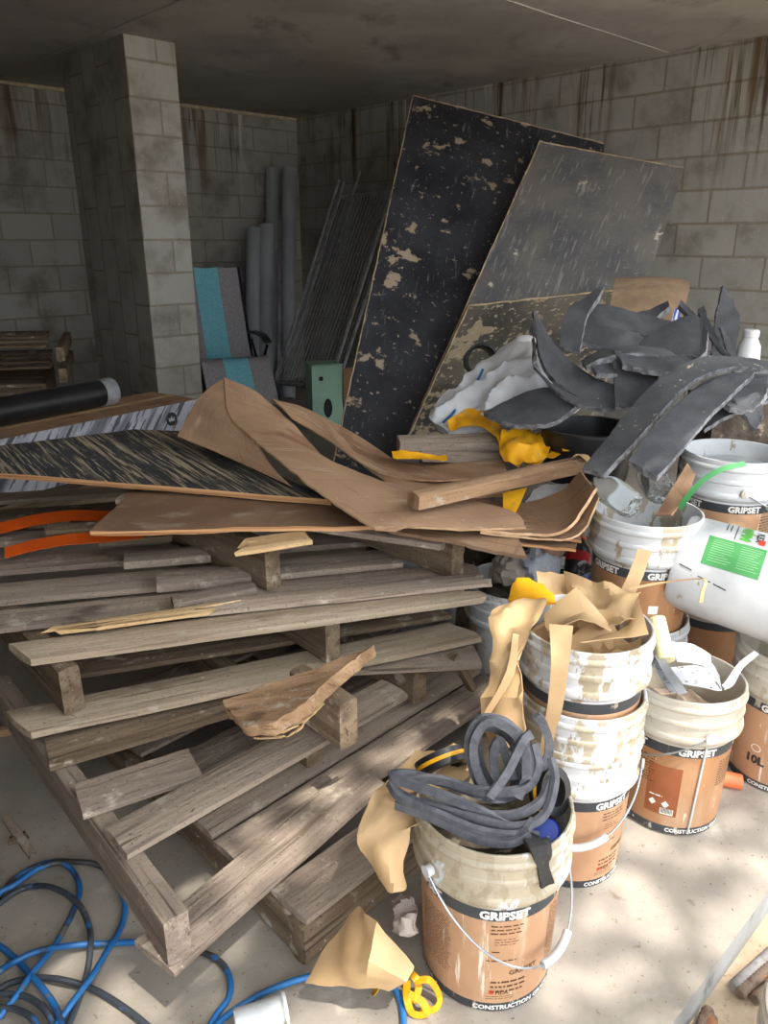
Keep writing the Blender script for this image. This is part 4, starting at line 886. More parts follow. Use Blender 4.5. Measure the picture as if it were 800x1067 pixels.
strip2('long black rubber band running right from the pointed piece', [(612, 321, 2.98), (640, 324, 2.96), (672, 333, 2.92), (712, 344, 2.88)], [(606, 345, 2.9), (636, 346, 2.86), (664, 353, 2.84), (700, 360, 2.8)], .021)
strip2('black rubber band lying below the long band', [(608, 340, 2.86), (640, 346, 2.82), (668, 356, 2.8), (690, 366, 2.76)], [(604, 360, 2.8), (632, 367, 2.76), (660, 374, 2.72), (684, 376, 2.7)], .02)
strip2('broad black rubber wedge ending in a wide cut face', [(650, 371, 2.76), (680, 353, 2.78), (712, 334, 2.78), (730, 336, 2.76), (738, 350, 2.7)], [(652, 378, 2.7), (684, 376, 2.68), (712, 374, 2.66), (728, 377, 2.64), (737, 370, 2.64)], .02)
strip2('arched black rubber strip with a torn grey edge', [(606, 380, 2.66), (630, 370, 2.66), (660, 366, 2.66), (690, 369, 2.66), (708, 380, 2.64)], [(612, 387, 2.58), (634, 378, 2.58), (660, 374, 2.58), (690, 377, 2.58), (706, 388, 2.56)], .02)
strip2('ragged black rubber strip lying across the middle of the heap', [(638, 368, 2.62), (660, 374, 2.58), (690, 376, 2.56), (714, 374, 2.56)], [(648, 384, 2.5), (668, 390, 2.46), (695, 392, 2.46), (724, 390, 2.47)], .016, rag=.008)
strip2('stub of black rubber strip with a slanted cut end, above the trough', [(614, 383, 2.6), (640, 384, 2.6)], [(620, 394, 2.54), (642, 395, 2.54)], .018)
strip2('upright black rubber slab standing on the tub', [(637, 372, 2.62), (660, 376, 2.6), (686, 384, 2.56)], [(641, 428, 2.48), (662, 428, 2.46), (684, 426, 2.44)], .02)
strip2('flat black rubber plate lying on the yellow tape', [(504, 434, 2.66), (530, 421, 2.7), (556, 410, 2.7), (586, 408, 2.66), (612, 418, 2.6)], [(510, 437, 2.62), (532, 445, 2.56), (556, 447, 2.52), (580, 443, 2.52), (606, 424, 2.56)], .017)
strip2('tall jagged black rubber shard standing against the block wall', [(753, 297, 3.0), (748, 318, 2.96), (744, 340, 2.92), (741, 376, 2.84)], [(758, 303, 3.0), (765, 320, 2.96), (771, 334, 2.92), (764, 378, 2.84)], .016, rag=.005)
strip2('narrow torn black rubber sliver leaning left of the jagged shard', [(727, 322, 2.86), (733, 340, 2.8), (748, 362, 2.72), (762, 380, 2.66)], [(733, 318, 2.86), (742, 342, 2.78), (756, 364, 2.7), (770, 380, 2.64)], .02, rag=.006)
strip2('thin pointed black rubber sliver beside the jagged shard', [(750, 340, 2.8), (756, 360, 2.74), (764, 380, 2.66)], [(752, 341, 2.8), (764, 362, 2.74), (770, 382, 2.66)], .01)
strip2('thin black rubber offcut sticking up by the felt roll', [(708, 317, 3.0), (722, 330, 2.94), (740, 346, 2.86)], [(706, 322, 2.98), (720, 336, 2.92), (738, 352, 2.84)], .02)
strip2('black rubber strip lying along the felt roll', [(652, 331, 3.02), (675, 328, 3.05), (696, 318, 3.1)], [(654, 334, 2.98), (680, 336, 2.98), (699, 324, 3.02)], .02)
strip2('crumpled black rubber scrap hanging over the white rimmed bucket', [(738, 414, 2.3), (762, 406, 2.32), (800, 396, 2.34)], [(760, 430, 2.2), (782, 432, 2.2), (800, 415, 2.24)], .016, rag=.006)
strip2('pointed black rubber tongue hanging inside the white rimmed bucket', [(762, 420, 2.24), (788, 412, 2.26)], [(784, 452, 2.17), (794, 438, 2.2)], .016, rag=.006)
strip2('black rubber offcut lying beneath the wide arch', [(726, 440, 2.3), (752, 420, 2.32), (790, 408, 2.34)], [(734, 452, 2.24), (760, 436, 2.25), (800, 420, 2.27)], .012)
# brown felt roll and white jug by the wall
mb = MB()
sheet(mb, PD([(640, 296, 3.75), (680, 295, 3.72), (712, 297, 3.68)], [(640, 299, 3.6), (682, 298, 3.56), (717, 302, 3.52)], [(636, 318, 3.46), (678, 316, 3.42), (714, 316, 3.4)], [(632, 342, 3.4), (672, 342, 3.36), (706, 346, 3.34)]), 8, 8, .03, .004, 8)
tag(mb.build('felt_blanket', CLOTH), 'brown felt underlay draped behind the foam rubber heap', 'felt')
crumple('striped_cloth', 'scrap of blue and white striped cloth under the brown felt', [[(703, 322, 3.30), (709, 320, 3.30)], [(698, 340, 3.24), (708, 340, 3.24)]], M('blue striped cloth', 'dfe3ee', 'dfe3ee', scale=3, bump=0, mode='UV', extra=lambda T, c: mix(T, noise_fac(T, 'UV', 90, (1, .02, 1), .49, .52)[0], c, lin('3f5aa6'))), 'cloth', amp=.002)
m4 = Matrix.Translation(pd(775, 396, 2.95) - V((0, 0, .06))); rj = empty('plastic_jug', m4.translation, 'white plastic container standing between the rubber shard and the wall', 'container')
mb = MB(); lathe(mb, [(0, 0), (.045, 0), (.05, .01), (.048, .1), (.04, .19), (.027, .215), (.025, .23)], 28, m4); mb.build('jug_body', PAIL_T, rj)
mb = MB(); lathe(mb, [(.027, .222), (.029, .224), (.029, .245), (.024, .25), (0, .25)], 24, m4); mb.build('jug_cap', PAIL_T, rj)
# rough timber post-ends under the rubber for support
mb = MB(); box(mb, V((1.24, 2.84, 0)), V((.28, 0, 0)), V((0, .28, 0)), UP * .826)
tag(mb.build('crate', RUBBLE), 'dark dirt covered crate under the white container behind the foam rubber', 'crate')

# trash on the shaded pail
def blob(name, label, c, r, mat, cat, amp=.35, fr=9, sq=1, grp=None):
    mb = MB(); m, n = 18, 28; vs = [c + V((0, 0, r * sq))]; sd = rnd.random() * 40
    for j in range(1, m):
        for i in range(n):
            a = math.pi * j / m; b = 2 * math.pi * i / n; d = V((math.sin(a) * math.cos(b), math.sin(a) * math.sin(b), math.cos(a)))
            k = 1 + amp * noise.noise(d * fr * .25 + V((sd, 0, 0))) + amp * .6 * abs(noise.noise(d * fr * .6 + V((0, sd, 0))))
            d.z *= sq; vs.append(c + d * r * k)
    vs.append(c - V((0, 0, r * sq))); fs = [(0, 1 + i, 1 + (i + 1) % n) for i in range(n)]
    for j in range(m - 2):
        for i in range(n): a = 1 + j * n + i; b = 1 + j * n + (i + 1) % n; fs.append((a, a + n, b + n, b))
    k = 1 + (m - 2) * n; fs += [(len(vs) - 1, k + (i + 1) % n, k + i) for i in range(n)]
    mb.add(vs, fs); return tag(mb.build(name, mat), label, cat, grp)
blob('rag', 'crumpled beige rag left on the shaded pail', pd(532, 592, 2.34), .05, RAG, 'rag')
blob('rag', 'pale striped rag in the middle of the shaded pail', pd(562, 588, 2.32), .055, M('pale striped rag', 'b9bec8', 'a3a8b2', scale=8, rough=.95, bump=.4, bscale=30, bstretch=(1, 1, 6)), 'rag')
blob('rag', 'brown crumpled scrap behind the pale striped rag', pd(553, 575, 2.44), .05, RAGK, 'rag')
mb = MB(); m4 = frame(pd(572, 582, 2.36), V((1, 0, 0)), None, V((.75, -.3, .55)))
lathe(mb, [(.022, 0)] + [(.024 + .03 * i / 14 + (.0025 if i % 2 else 0), .008 * i) for i in range(15)], 28, m4)
tag(mb.build('ribbed_cup', M('pinkish ribbed paper', 'c9a592', 'b58f7c', scale=9, bump=.1)), 'pinkish ribbed paper cup tipped among the rags', 'cup')
bottle('dark bottle with a red label behind the tan paper', pd(598, 600, 2.36), pd(606, 560, 2.4), .036, BLACKP, M('red bottle label', 'b8242c', '9c1c24', scale=5, bump=0), PRINT_R)
bottle('clear bottle with a blue and white label beside the bottle bucket', pd(622, 622, 2.25), pd(606, 586, 2.3), .036, CLEAR, M('blue bottle label', '4a66a8', 'd8dce6', scale=14, bump=0), PAIL_T)
blob('bag', 'dark crumpled plastic bag between pail and bottle bucket', pd(600, 618, 2.36), .08, BLACKP, 'bag', sq=.8)
mb = MB(); m4 = Matrix.Translation(V((.55, 2.52, 0))); lathe(mb, BODY, 40, m4); tag(mb.build('bucket', PAIL_G), 'grey pail in the dark behind the rags', 'bucket', 'plain pails')

# tan masking paper on the nested stack
crumple('masking_paper', 'big folded tan paper piece lying over the stack top', [[(566, 640, 1.695), (600, 613, 1.725), (637, 655, 1.645)], [(568, 652, 1.655), (608, 640, 1.665), (636, 658, 1.605)], [(575, 661, 1.625), (604, 646, 1.605), (634, 657, 1.585)]], PAPER, 'paper', amp=0.0032, fr=9, curved=False, rag=0)
crumple('masking_paper', 'tan paper standing upright at the back of the stack', [[(558, 596, 1.865), (588, 600, 1.865), (592, 607, 1.855)], [(562, 630, 1.795), (585, 628, 1.795), (600, 626, 1.785)]], PAPER, 'paper', amp=0.0080, curved=False)
crumple('masking_paper', 'tan paper peak at the right of the stack', [[(587, 594, 1.835), (616, 612, 1.795), (645, 612, 1.765), (668, 620, 1.725)], [(592, 620, 1.795), (620, 628, 1.745), (642, 632, 1.705), (662, 640, 1.665)], [(600, 650, 1.705), (625, 656, 1.645), (648, 656, 1.625), (664, 652, 1.625)]], PAPER, 'paper', amp=0.0176, fr=12, curved=False)
crumple('masking_paper', 'tan paper band draped over the front right rim of the stack', [[(632, 662, 1.625), (655, 650, 1.625), (664, 622, 1.665)], [(605, 668, 1.565), (650, 664, 1.565), (676, 660, 1.585)]], PAPER, 'paper', amp=0.0048, fr=10, curved=False)
crumple('masking_paper', 'narrow tan paper strip pointing up beside the bottle bucket', [[(664, 572, 1.86), (678, 575, 1.86)], [(655, 598, 1.84), (670, 600, 1.84)], [(646, 616, 1.84), (662, 618, 1.83)]], PAPER, 'paper', amp=.002, curved=False)
crumple('masking_paper', 'wide tan paper tail hanging down the left of the stack', [[(512, 636, 1.705), (530, 630, 1.725), (562, 626, 1.725), (568, 634, 1.685)], [(510, 655, 1.645), (528, 655, 1.625), (552, 652, 1.605), (560, 650, 1.605)], [(514, 690, 1.615), (530, 692, 1.585), (545, 690, 1.565), (548, 676, 1.565)], [(506, 740, 1.605), (524, 738, 1.565), (541, 738, 1.545), (545, 730, 1.545)], [(512, 790, 1.595), (526, 782, 1.555), (544, 770, 1.535), (546, 760, 1.535)]], PAPER, 'paper', amp=0.0144, fr=10)
crumple('masking_paper', 'tan paper tail hanging down the front of the stack', [[(572, 650, 1.53), (597, 652, 1.52)], [(574, 690, 1.522), (593, 690, 1.515)], [(570, 735, 1.545), (586, 735, 1.54)], [(563, 775, 1.57), (576, 772, 1.565)], [(566, 797, 1.58), (573, 794, 1.58)]], PAPER, 'paper', amp=0.0040, fr=12)
crumple('masking_paper', 'thin torn tan paper sliver hanging beside the left tail', [[(534, 660, 1.585), (540, 662, 1.585)], [(528, 700, 1.555), (536, 702, 1.545)], [(503, 745, 1.545), (509, 747, 1.545)]], PAPER, 'paper', amp=0.0016)
crumple('plastic_tape', 'folded yellow plastic piece peaking at the back of the stack', [[(533, 610, 1.825), (538, 602, 1.855), (552, 601, 1.845), (568, 614, 1.815), (580, 628, 1.765)], [(530, 629, 1.765), (545, 628, 1.745), (560, 629, 1.735), (572, 632, 1.725), (582, 632, 1.725)]], YELLOW, 'plastic tape', amp=0.0064, curved=False)
crumple('paper_strap', 'thin tan paper strap running across to the tipped bucket', [[(655, 612, 1.80), (690, 606, 1.79), (731, 603, 1.72), (730, 616, 1.71), (728, 628, 1.71)], [(655, 615, 1.80), (690, 608, 1.79), (734, 603, 1.72), (734, 616, 1.71), (732, 628, 1.71)]], PAPER, 'paper', amp=.0)
# tan paper at the front bucket and on the floor
crumple('masking_paper', 'tan paper folded out over the left rim of the front bucket', [[(412, 800, 1.60), (440, 785, 1.64), (472, 782, 1.66), (500, 790, 1.62)], [(396, 825, 1.54), (430, 820, 1.55), (460, 815, 1.56), (490, 812, 1.56)], [(380, 855, 1.47), (410, 850, 1.46), (428, 848, 1.45), (432, 845, 1.45)], [(378, 885, 1.45), (400, 885, 1.43), (420, 882, 1.43), (426, 878, 1.43)], [(403, 925, 1.42), (408, 928, 1.415), (412, 926, 1.415), (415, 918, 1.42)]], PAPER, 'paper', amp=.014, fr=10)
crumple('masking_paper', 'tan paper with a bright fold lying on the slab by the front bucket', [[(320, 1027, 1.47), (345, 985, 1.52), (376, 945, 1.50)], [(345, 1028, 1.45), (368, 1000, 1.45), (382, 950, 1.47)], [(382, 1028, 1.43), (385, 1000, 1.40), (392, 960, 1.44)], [(405, 1032, 1.43), (422, 1020, 1.42), (428, 1008, 1.44)]], PAPER, 'paper', amp=.008, fr=10, curved=False)
crumple('rag', 'small dirty white rag beside the front bucket', [[(412, 942, 1.62), (424, 940, 1.60), (432, 945, 1.58)], [(414, 958, 1.58), (425, 955, 1.55), (434, 960, 1.54)], [(410, 970, 1.57), (424, 972, 1.545), (434, 966, 1.55)]], M('dirty white rag', 'c6b9b0', 'a99a90', scale=12, bump=.3), 'rag', .008, .015, 30)
ks = empty('strap', at(438, 1045, 0), 'knotted yellow strap lying on the slab before the front bucket', 'strap')
for seq in ([(388, 1037, .008), (400, 1022, .02), (420, 1013, .035), (432, 1018, .05), (436, 1030, .03), (430, 1045, .012)], [(432, 1022, .045), (448, 1022, .05), (458, 1040, .02), (452, 1052, .008), (438, 1050, .008)], [(424, 1022, .04), (424, 1040, .035), (430, 1056, .012), (444, 1056, .015), (440, 1044, .035), (426, 1036, .04)]):
    mb = MB(); rectbar(mb, loop_path([at(u, v, z) for u, v, z in seq], 8), .014, .0016, V((.5, .8, .2)), twist=.5); mb.build('strap_loop', YELLOW, ks)

# ================================================================== blue hose and other things on the slab
R_ = .0064
def fl_path(seq, z0=.009): return smooth_path([at(u, v, z0 if len(q) == 0 else q[0]) for u, v, *q in seq], 8)
h = empty('hose', at(70, 1000, 0), 'long blue air hose in loose coils on the slab left of the pallets', 'hose')
HM = BLUE
mb = MB(); tube(mb, fl_path([(-30, 985), (0, 933), (20, 912), (49, 899), (80, 898, .02), (106, 903), (122, 922), (130, 942), (127, 964), (112, 990, .024), (97, 1015, .026), (75, 1045, .024), (50, 1080)]), R_, 10); mb.build('hose_loop', HM, h)
mb = MB(); tube(mb, fl_path([(-30, 960), (0, 930, .022), (15, 922, .025), (40, 905, .025), (62, 899, .02), (76, 908), (83, 926), (76, 950), (57, 985), (35, 1012, .02), (15, 1040, .024), (-10, 1070)]), R_, 10); mb.build('hose_loop', HM, h)
mb = MB(); tube(mb, fl_path([(-30, 1040), (0, 1012), (15, 1002, .022), (40, 991, .024), (75, 985, .024), (115, 983), (150, 982), (190, 988), (215, 994), (232, 1005), (240, 1022), (238, 1040), (225, 1058), (210, 1085)]), R_, 10); mb.build('hose_loop', HM, h)
mb = MB(); tube(mb, fl_path([(200, 1090), (225, 1068), (245, 1052), (280, 1032), (320, 1018, .02), (360, 1010, .03), (385, 1011, .02), (405, 1024), (418, 1045), (422, 1090)]), R_, 10); mb.build('hose_loop', HM, h)
mb = MB(); tube(mb, fl_path([(-30, 965), (0, 986), (20, 1003), (40, 1025, .026), (58, 1050, .024), (70, 1085)]), R_, 10); mb.build('hose_loop', HM, h)
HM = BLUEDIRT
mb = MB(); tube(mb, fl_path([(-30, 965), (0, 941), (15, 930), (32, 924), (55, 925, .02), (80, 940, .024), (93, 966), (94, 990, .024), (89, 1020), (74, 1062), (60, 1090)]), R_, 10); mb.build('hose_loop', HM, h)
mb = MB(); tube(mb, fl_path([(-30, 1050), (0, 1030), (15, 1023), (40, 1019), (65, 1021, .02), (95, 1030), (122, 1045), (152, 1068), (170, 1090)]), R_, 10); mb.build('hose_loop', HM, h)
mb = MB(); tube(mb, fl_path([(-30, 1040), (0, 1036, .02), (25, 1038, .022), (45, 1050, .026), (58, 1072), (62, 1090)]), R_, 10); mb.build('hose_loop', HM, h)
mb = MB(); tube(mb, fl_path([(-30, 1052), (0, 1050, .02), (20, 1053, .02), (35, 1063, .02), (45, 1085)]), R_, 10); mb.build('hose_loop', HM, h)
mb = MB(); m4 = frame(at(262, 1062, .032), V((0, 0, 1)), None, V((.93, .32, 0)))
lathe(mb, [(.026, -.03), (.026, .055), (.031, .06), (.031, .066), (.029, .066), (.0235, .055), (.0235, -.03), (.026, -.03)], 40, m4)
tag(mb.build('pipe_offcut', PAIL_T), 'short white pipe offcut on the slab at the bottom edge', 'pipe')
for i, (u0, v0, u1, v1, lab) in enumerate(((735, 1105, 838, 962, 'ribbed steel bar lying on the dirt, leftmost of three at the right edge'), (745, 1112, 848, 968, 'rusty ribbed steel bar, middle of three at the right edge'), (768, 1112, 858, 986, 'ribbed steel bar, rightmost of three at the right edge'))):
    p, q = at(764 + (0, 6, 22)[i], 1029 + (0, 7, 12)[i], -.07), at(u1, v1, -.07); L = (q - p).length; m4 = frame(p, UP, None, q - p)
    pr = [(0, 0), (.0105, 0)] + [(.0115 + (.0018 if k % 2 else 0), .003 + k * .0052) for k in range(int(L / .0052))] + [(0, L)]
    mb = MB(); lathe(mb, pr, 14, m4); tag(mb.build('reinforcing_bar', RUST if i else M('grey ribbed bar', '8f8a88', '6f6a68', scale=30, bump=.4, bscale=150)), lab, 'steel bar', 'steel bars on the dirt')
for i, (u, v) in enumerate(((738, 1052), (742, 1060))):
    p = at(u, v, -.07); dr = V((-.55, -.75, 0)); m4 = frame(p, UP, None, dr)
    mb = MB(); lathe(mb, [(0, 0), (.011, 0)] + [(.0115 + (.0018 if k % 2 else 0), .003 + k * .0052) for k in range(40)] + [(0, .215)], 14, m4)
    tag(mb.build('reinforcing_bar', RUST), ('short rusty bar end beside the slab edge, nearer the slab', 'short rusty bar end beside the slab edge, farther from the slab')[i], 'steel bar', 'steel bars on the dirt')
mb = MB(); lathe(mb, [(r * .97, z * .6) for r, z in BODY], 48, Matrix.Translation(at(884, 1118, .05) - V((0, 0, .135))))
tag(mb.build('bucket', PAIL_C), 'dusty pail rim peeking in at the lower right corner', 'bucket', 'plain pails')
tag(plank('timber_scrap', at(0, 850, .012), at(30, 893, .012), .02, .012, W_OLD, None, jag=(.01, .02)), 'splintered timber strip on the slab left of the pallets', 'offcut')
tag(plank('timber_scrap', at(8, 880, .01), at(30, 872, .01), .03, .01, W_DARK, None, jag=(.02, .01)), 'short crossing timber chip on the slab left of the pallets', 'offcut')
tag(plank('timber_scrap', at(-20, 765, .03), at(16, 757, .03), .03, .03, W_STICK, None), 'small timber offcut at the left edge beside the pallet pile', 'offcut')
# crumbs of wood and mortar
mb = MB(); rl = random.Random(11)
for i in range(420):
    u, v = rl.uniform(-30, 800), rl.uniform(780, 1066); p = at(u, v, .0)
    if (p - EDGE).dot(NV) > -.01: continue
    s_ = rl.uniform(.0008, .0028); a = rl.random() * 6.3; d = V((math.cos(a), math.sin(a), 0)); e = V((-d.y, d.x, 0)); k = rl.uniform(.3, 1.6)
    vs = [p + d * s_ * k + e * s_ * .4, p - d * s_ * k + e * s_ * .5, p - d * s_ * k * .8 - e * s_ * .4, p + d * s_ * k - e * s_ * .5, p + UP * s_ * .8]
    mb.add(vs, [(0, 1, 4), (1, 2, 4), (2, 3, 4), (3, 0, 4)], None, 0, False)
tag(mb.build('crumbs', DEBRISM), 'brown crumbs of timber and mortar scattered over the slab', 'debris', None, 'stuff')

# ================================================================== back of the room
# carton and black pipe at left
P0 = at(205, 416, .5); P1 = at(0, 458, .5); dU = (P1 - P0).normalized(); dV = V((-dU.y, dU.x, 0)); dV = dV if dV.y > 0 else -dV
P1 = P0 + dU * 2.3
rc = empty('carton', V((P0.x - .5, P0.y, .2)), 'long flat carton printed with grey timber grain, in front of the block column', 'carton')
mb = MB(); box(mb, P0 - UP * .3, dU * 2.3, dV * .42, UP * .3, uvm=True)
oc = mb.build('carton_body', [CARD, CARTON_SIDE], rc)
for p in oc.data.polygons: p.material_index = 0 if abs(p.normal.z) > .5 else 1
mb = MB(); box(mb, P0 - UP * -.0 + dV * .2, dU * 2.3, dV * .045, UP * .0012); mb.build('packing_tape', PAPER, rc)
mb = MB(); c = P0 + dU * .2 - UP * .085 - dV * .0012; n = 20; vs = [c + (dU * math.cos(q * math.pi / 10) + UP * math.sin(q * math.pi / 10)) * .04 for q in range(n)]; mb.add(vs, [tuple(range(n))], None, 0, False); mb.build('emblem_disc', BLACKP, rc)
mb = MB(); c = c - dV * .0012; crown = [(-.02, -.012), (.02, -.012), (.023, .014), (.011, .002), (0, .02), (-.011, .002), (-.023, .014)]; mb.add([c - dU * x + UP * y for x, y in crown], [(0, 1, 3), (1, 2, 3), (0, 3, 5), (3, 4, 5), (0, 5, 6)], None, 0, False); mb.build('emblem', PAIL_G, rc)
PA_ = MB(); 
rp = empty('timber_pallet', V((P0.x - .9, P0.y, 0)), 'dark timber pallet holding up the long flat carton', 'pallet', 'pallets at the back')
for k in range(3):
    a = P0 + dU * (.15 + k * .9) - UP * .305 + dV * .0
    plank('stringer', a, a + dV * .42, .1, .19, W_DARK, rp, wdir=dU)
e0 = pd(134, 407, 4.33); e0.z = .5 + .075; dp = (dU * 1.0 + dV * -.04).normalized(); dp.z = 0
e0 = P0 + dU * .42 + dV * .27 + UP * .079
rr = empty('pipe', e0 + dp, 'black pipe with a grey end collar lying on the long carton', 'pipe')
mb = MB(); m4 = frame(e0, UP, None, dp); lathe(mb, [(.066, .02), (.073, .02), (.073, 1.0), (.075, 1.01), (.075, 1.9), (.066, 1.9), (.066, .02)], 40, m4); mb.build('pipe_barrel', BLACKP, rr)
mb = MB(); lathe(mb, [(.067, -.03), (.077, -.03), (.079, -.022), (.077, .055), (.074, .055)], 40, m4); mb.build('end_collar', STEEL, rr)
mb = MB(); lathe(mb, [(0, .01), (.069, .01)], 40, m4); mb.build('end_plug', BLACKP, rr)
# boards lying left under the carton, seen below the ply
tag(pk('loose_board', -40, 560, 130, 514, .5 - .13, .24, .022, W_PALE, None), 'wide pale board lying flat below the long carton', 'plank')
tag(pk('loose_board', 46, 552, 160, 546, zt + .06, .07, .045, W_DARK, None), 'dark timber block lying between the upper strap and plywood', 'offcut')
# dark pallets stacked at the back wall
for k in range(2):
    o = room(5.3, -.9, .0) + UP * (.15 * k)
    o = at(-30, 398 + 0, .75); o = V((-3.15, 4.85, .62 + .14 * k)); rp = empty('timber_pallet', V((o.x, o.y, o.z - .12)), ('lower dark pallet stacked behind the black pipe', 'upper dark pallet stacked behind the black pipe')[k], 'pallet', 'pallets at the back')
    for j in range(3): plank('stringer', o + V((.5 * j, .12 * j, -.022)), o + V((.5 * j - .3, .12 * j + .9, -.022)), .05, .09, W_DARK, rp, wdir=V((1, .2, 0)))
    for j in range(4): plank('deck_board', o + V((-.1 * j, .25 * j, 0)), o + V((.95 - .1 * j, .22 + .25 * j, 0)), .1, .02, W_DARK, rp)
o = V((-3.15, 4.85, 0)); rp = empty('crate', o + V((.4, .5, 0)), 'dark timber crate under the dark pallets behind the pipe', 'crate')
mb = MB(); box(mb, o + V((-.05, .05, 0)), V((.95, .2, 0)), V((-.25, .75, 0)), UP * .5); mb.build('crate_body', W_DARK, rp)
for k in range(3): plank('batten', o + V((-.06, .03, .1 + .19 * k)), o + V((.88, .22, .1 + .19 * k)), .02, .07, W_DARK, rp, wdir=V((-.2, .9, 0)))
# the folding recliner
bc = V((-1.33, 6.4, 0)); fw = V((.42, -.9, 0)).normalized(); rt2 = V((.9, .42, 0)).normalized()
ch = empty('recliner_chair', bc, 'folding recliner in teal and grey fabric beside the block column', 'chair')
def cp(x, f, z): return bc + rt2 * x + fw * f + UP * z
def fabric(name, x0, x1, pts, mat, lab=None):
    mb = MB(); sheet(mb, [[cp(x0, f, z), cp((x0 + x1) / 2, f, z - .008), cp(x1, f, z)] for f, z in pts], 4, 5, .012, .003, 6); o = mb.build(name, mat, ch)
    if lab: o['label'] = lab
bk = [(-.42, 1.18), (-.3, .85), (-.17, .55), (-.08, .42)]; st = [(-.08, .46), (.12, .47), (.36, .52), (.46, .45), (.62, .20)]
for nm, pts in (('backrest', bk), ('seat', st)):
    fabric(nm, -.27, -.10, pts, GREYF, 'grey side panel'); fabric(nm, -.10, .10, pts, TEAL, 'teal centre panel'); fabric(nm, .10, .27, pts, GREYF, 'grey side panel')
for sx in (-1, 1):
    x = .285 * sx
    mb = MB(); tube(mb, smooth_path([cp(x, -.43, 1.18), cp(x, -.17, .54), cp(x, -.08, .42), cp(x, .36, .44), cp(x, .56, .22)], 6), .012, 8); mb.build('side_rail', BLACKP, ch)
    mb = MB(); tube(mb, [cp(x, -.25, .015), cp(x * 1.05, .28, .60)], .012, 8); mb.build('leg', BLACKP, ch)
    mb = MB(); tube(mb, [cp(x, .42, .015), cp(x * 1.05, -.18, .60)], .012, 8); mb.build('leg', BLACKP, ch)
    mb = MB(); sheet(mb, [[cp(x * 1.05 - .03, f, z), cp(x * 1.05 + .03, f, z)] for f, z in ((-.26, .64), (-.1, .66), (.15, .66), (.3, .62))], 4, 4, .02); mb.build('armrest', BLACKP, ch)
mb = MB(); tube(mb, [cp(-.285, -.25, .015), cp(.285, -.25, .015)], .012, 8); tube(mb, [cp(-.285, .42, .015), cp(.285, .42, .015)], .012, 8); mb.build('floor_bar', BLACKP, ch)
# four grey pipes in the corner
for i, (u, v, z_, bu, bv, lab) in enumerate(((305, 178, 0, 288, 365, 'tall grey plastic pipe in the corner, left one'), (319, 177, 0, 305, 365, 'tall grey plastic pipe in the corner, right one'), (270, 240, 0, 267, 360, 'short grey plastic pipe in the corner, left one'), (287, 236, 0, 280, 372, 'short grey plastic pipe in the corner, next to the tall ones'))):
    d0 = (7.38, 7.28, 7.1, 7.1)[i]; T = pd(u, v, d0); b_ = pd(bu, bv, d0 + .0); 
    dr = (b_ - T); dr *= (T.z - .005) / -dr.z; F_ = T + dr - V((.0, .12, 0)) * (1 if i < 2 else .6)
    r = (.062, .068, .078, .072)[i]; m4 = frame(F_, (V((1, 0, 0))), None, T - F_); L = (T - F_).length
    mb = MB(); lathe(mb, [(r * .9, 0), (r, 0), (r, L - .25), (r, L), (r * .88, L), (r * .88, 0)], 32, m4); tag(mb.build('plastic_pipe', PVC), lab, 'pipe', 'grey pipes in the corner')
# steel mesh panels leaning on the right wall
def mesh_panel(label, TL, TR, BL, nb, r=.006):
    rm = empty('mesh_panel', (BL + BL + TR - TL) * .5, label, 'mesh panel', 'steel mesh panels'); BR = BL + TR - TL
    mb = MB(); 
    for a, b in ((TL, TR), (BL, BR), (TL, BL), (TR, BR)): tube(mb, [a, b], .016, 8)
    mb.build('frame', STEEL, rm)
    for k in range(1, nb):
        mb = MB(); tube(mb, [TL.lerp(TR, k / nb), BL.lerp(BR, k / nb)], r, 6); mb.build('bar', STEEL, rm)
    mb = MB()
    for k in (.33, .66): tube(mb, [TL.lerp(BL, k) + V((-.01, -.012, 0)), TR.lerp(BR, k) + V((-.01, -.012, 0))], .004, 6)
    mb.build('cross_wire', STEEL, rm)
TL, TR = pd(352, 206, 7.05), pd(408, 200, 6.6); BL = pd(286, 398, 6.55)
mesh_panel('grey steel bar panel leaning in the corner, front one of the pair', TL, TR, BL, 17)
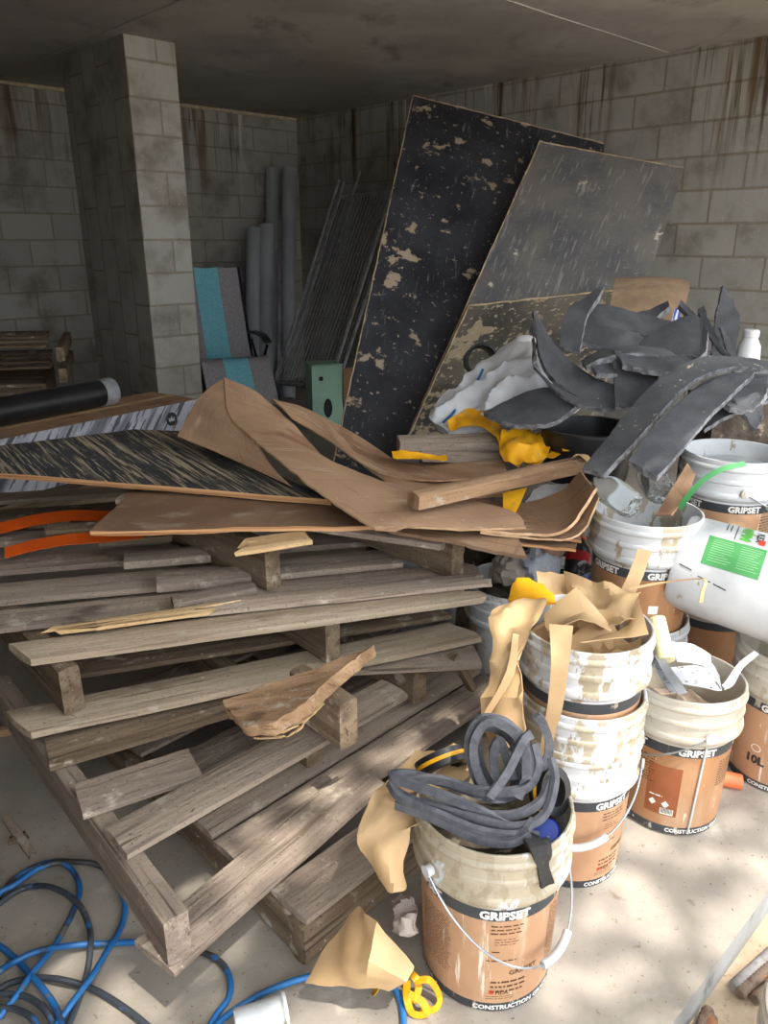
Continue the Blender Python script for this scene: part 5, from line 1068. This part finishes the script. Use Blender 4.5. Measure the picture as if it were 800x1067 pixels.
o_ = V((.09, .13, .02)); mesh_panel('grey steel bar panel leaning in the corner, rear one of the pair', TL + o_, TR + o_, BL + V((.06, .1, 0)), 15)
for i, (u, v, u2, v2) in enumerate(((375, 178, 368, 203), (358, 190, 300, 380), (353, 188, 296, 372))):
    a = pd(u, v, 6.95 - .05 * i); b = pd(u2, v2, 6.6 - .05 * i) if i else pd(330, 335, 6.75)
    if i == 0: b = pd(366, 208, 6.9); b = a + (b - a) * 2.5
    mb = MB(); tube(mb, [a, b], .012, 8); tag(mb.build('steel_tube', STEEL), ('thin steel tube standing up behind the bar panels', 'thin steel tube leaning along the left edge of the bar panels', 'second thin steel tube along the left edge of the bar panels')[i], 'steel tube')
# mint carton
bq = V((-.55, 5.86, 0)); du = V((.96, .28, 0)).normalized(); dv = V((-.28, .96, 0)).normalized()
rb = empty('carton', bq, 'mint green carton with open flap standing beside the leaning plywood', 'carton')
mb = MB(); box(mb, bq, du * .24, dv * .26, UP * .5); mb.build('carton_body', MINT, rb)
mb = MB(); 
sheet(mb, [[bq + UP * .5, bq + UP * .5 + du * .24], [bq + UP * .52 - dv * .1, bq + UP * .52 + du * .24 - dv * .1]], 3, 3, .004, curved=False); mb.build('flap', MINT, rb)
mb = MB(); sheet(mb, [[bq + du * .245 + UP * .47 - dv * .012, bq + du * .43 + UP * .5 - dv * .03], [bq + du * .245 + UP * .2 - dv * .012, bq + du * .43 + UP * .2 - dv * .03]], 4, 4, .005, curved=False); fo = mb.build('flap', CARD, rb); fo['label'] = 'brown inner flap'
mb = MB(); c = bq + du * .12 - dv * .002 + UP * .17; vs = [c + du * (.034 * math.cos(q * math.pi / 10)) + UP * (.075 * math.sin(q * math.pi / 10)) for q in range(20)]; mb.add(vs, [tuple(range(20))], None, 0, False)
mb.build('printed_mark', BLACKP, rb)
mb = MB(); c = bq + du * .07 - dv * .002 + UP * .40; vs = [c + du * (.018 * math.cos(q * math.pi / 10)) + UP * (.018 * math.sin(q * math.pi / 10)) for q in range(20)]; mb.add(vs, [tuple(range(20))], None, 0, False)
mb.build('printed_mark', BLACKP, rb)
